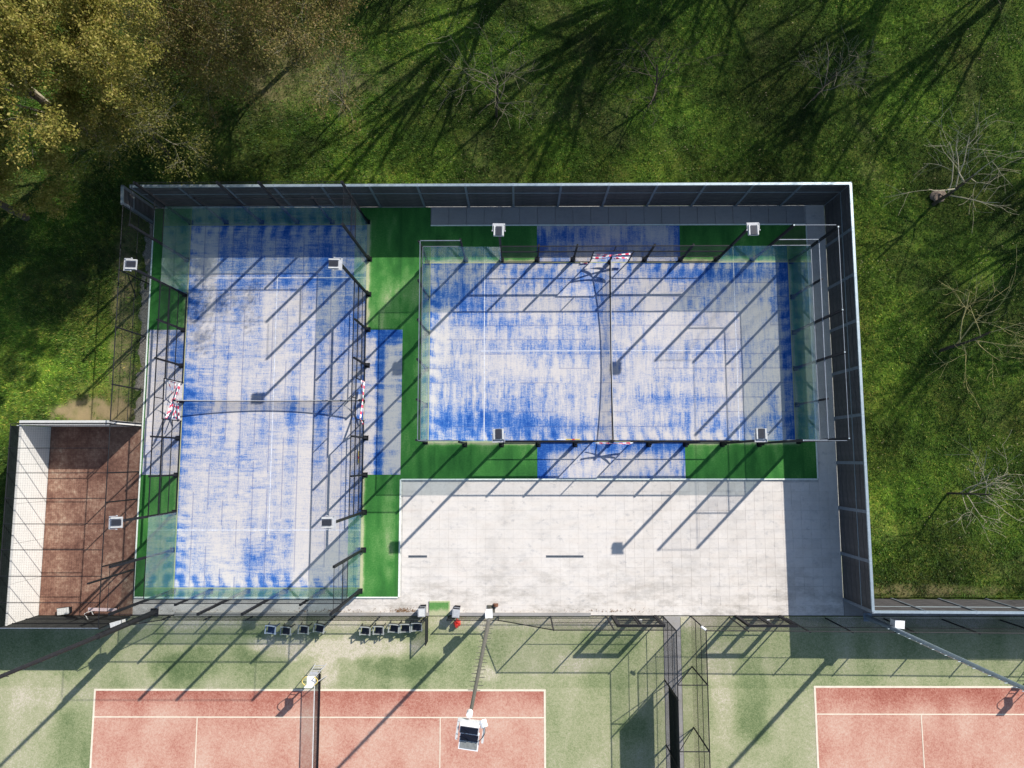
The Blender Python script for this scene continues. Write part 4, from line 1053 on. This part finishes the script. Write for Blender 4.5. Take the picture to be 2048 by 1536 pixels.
def leaves(tips, rnd_seed, n_per, rad, size, mat, parent, name='foliage', zmin=.5):
    rg = np.random.default_rng(rnd_seed); T = np.array([tuple(t[0]) for t in tips])
    C = np.repeat(T, n_per, 0) + rg.normal(0, rad, (len(T)*n_per, 3)); n = len(C)
    u = rg.normal(0,1,(n,3)); u /= np.linalg.norm(u,axis=1,keepdims=True); v_ = np.cross(u, rg.normal(0,1,(n,3))); v_ /= np.linalg.norm(v_,axis=1,keepdims=True)
    s = rg.uniform(.5,1.3,(n,1))*size
    V = np.stack([C-u*s, C-v_*s*.55, C+u*s, C+v_*s*.55],1).reshape(-1,3)
    return link(name, np_mesh(name, V, np.arange(4*n).reshape(-1,4)), mat, parent)
def bare_tree(x, y, h, seed, label, barkm='bark_pale', lean=(0,0), spread=.8, r0=.09, buds=0, levels=3, twigs=5, group='bare young trees on the grass', rz=0, nb=(7,9), zf=.3):
    t = thing('bare_tree', label, 'tree', (x,y,GZ), rz, group)
    rn = random.Random(seed); segs, tips = grow(rn, None, h, spread, levels, lean, r0, nb=nb, twigs=twigs, zfirst=zf)
    tree_mesh(segs, 0, 0, 'trunk', 'bark_dark' if barkm != 'bark_dark' else 'bark_dark', t); tree_mesh(segs, 1, 9, 'crown', barkm, t, wmin=.014 if h < 9 else .006)
    if buds: leaves(tips, seed, buds, .10, .022, 'leaf_olive', t, 'buds')
    return t
bt = bare_tree(23.47,14.22,6.6,12,'bare tree with a pale dry clump at its foot, right of the barrier corner', lean=(.10,.08), spread=.95, r0=.10)
bare_tree(23.33,5.89,6.0,24,'bare tree with yellowish twigs halfway down the right grass', 'bark_yellow', lean=(.12,.06), spread=.85, r0=.09, buds=2)
bare_tree(23.25,-1.89,5.0,35,'small bare tree low on the right grass, in shade', 'bark_pale', lean=(.12,0), spread=.95, r0=.07, buds=2)
bare_tree(-9.79,20.07,3.6,41,'small twiggy bare tree nearest the golden trees', 'bark_mid', spread=.8, r0=.06, zf=.1, twigs=5)
bare_tree(-1.15,19.52,5.6,53,'spreading bare tree in the middle of the upper grass', 'bark_mid', spread=1.0, r0=.08)
bare_tree(7.88,20.47,5.4,67,'bare tree with a dark root clump right of the middle of the upper grass', 'bark_dark', spread=1.0, r0=.08)
bare_tree(16.97,20.42,5.0,71,'sparse bare tree with a few pink buds at the upper right', 'bark_mid', lean=(.1,.05), spread=.8, r0=.07, buds=3)
nest = lumpy('dry_shrub', (23.72,14.62,GZ), .40,.34,.20,'nest',9,20)
tag(nest, 'pale dry twig clump at the foot of the bare tree by the barrier corner', 'shrub')
# tall trees just beyond the picture whose shadows cross the grass
bt_big = [(1.3,29.3,15.5,101,.55),(9.2,29.6,17,103,.62),(23.6,29.2,18,105,.55),(31.5,30.0,19,107,.45),(14.8,32.5,16.5,109,.5),(34.0,17.5,15,111,.42),(36.0,10.0,11,113,.30),(33.5,-1.0,7,115,.22),(-4.2,31.5,9,117,.30),(18.5,36,18.5,119,.5),(28.0,37.0,21,121,.5),(5.0,36.5,16,123,.5),(37.5,24,18,125,.45)]
whr = ['tall bare tree beyond the top edge whose forked shadow falls left of the middle','tall bare tree beyond the top edge with its wide shadow in the middle','tall bare tree beyond the top right with the long diagonal shadow','tall bare tree beyond the top right corner','tall bare tree behind the two middle ones, beyond the top edge','tall bare tree beyond the right edge beside the upper grass','tall bare tree beyond the right edge beside the middle of the grass','tall bare tree beyond the right edge beside the lower grass','slimmer tall tree beyond the top edge nearest the golden trees','far tall tree behind the right middle tree beyond the top edge','far tall tree at the back beyond the top right','far tall tree at the back left of the middle','tall tree beyond the upper right corner']
for (x,y,h,sd,r0), lab in zip(bt_big, whr):
    r0 *= .68
    bare_tree(x,y,h,sd,lab,'bark_dark',spread=.58,r0=r0,levels=5,twigs=5,group='tall bare trees beyond the grass',nb=(12,15),zf=.22)
def leafy(x, y, h, seed, label, mat, n_per, spread=.62, r0=.22, size=.055, lean=(0,0), rad=.28, nb=(6,8), levels=4):
    t = thing('budding_tree', label, 'tree', (x,y,GZ), 0, 'trees coming into leaf at the top left')
    rn = random.Random(seed); segs, tips = grow(rn, None, h, spread, levels, lean, r0, nb=nb, twigs=4)
    tree_mesh(segs, 0, 0, 'trunk', 'bark_dark', t); tree_mesh(segs, 1, 9, 'branches', 'bark_pale', t); leaves(tips, seed, n_per, rad, size, mat, t, 'crown')
    return t
leafy(-24.0,18.3,12,201,'tree thick with golden young leaves at the top left corner','leaf_gold',240,spread=.68,r0=.24,size=.066,rad=.20,nb=(9,11),levels=5)
leafy(-27.8,13.6,9,203,'golden leafed tree at the left edge below the corner tree','leaf_gold',50,spread=.7,r0=.2,size=.055,rad=.2,levels=5)
leafy(-19.9,17.4,7.4,205,'thin olive leafed tree between the golden ones','leaf_olive',26,spread=.8,r0=.13,size=.048,rad=.24,nb=(9,10),levels=5)
leafy(-12.4,23.3,10.5,207,'bronze leafed tree at the top edge, left of the small twiggy tree','leaf_bronze',85,spread=.85,r0=.18,size=.052,rad=.24,nb=(9,11),levels=5)
leafy(-17.0,24.2,8.5,209,'sparse bronze tree at the top edge between the olive and the bronze crowns','leaf_bronze',60,spread=.8,r0=.13,size=.05,rad=.3)
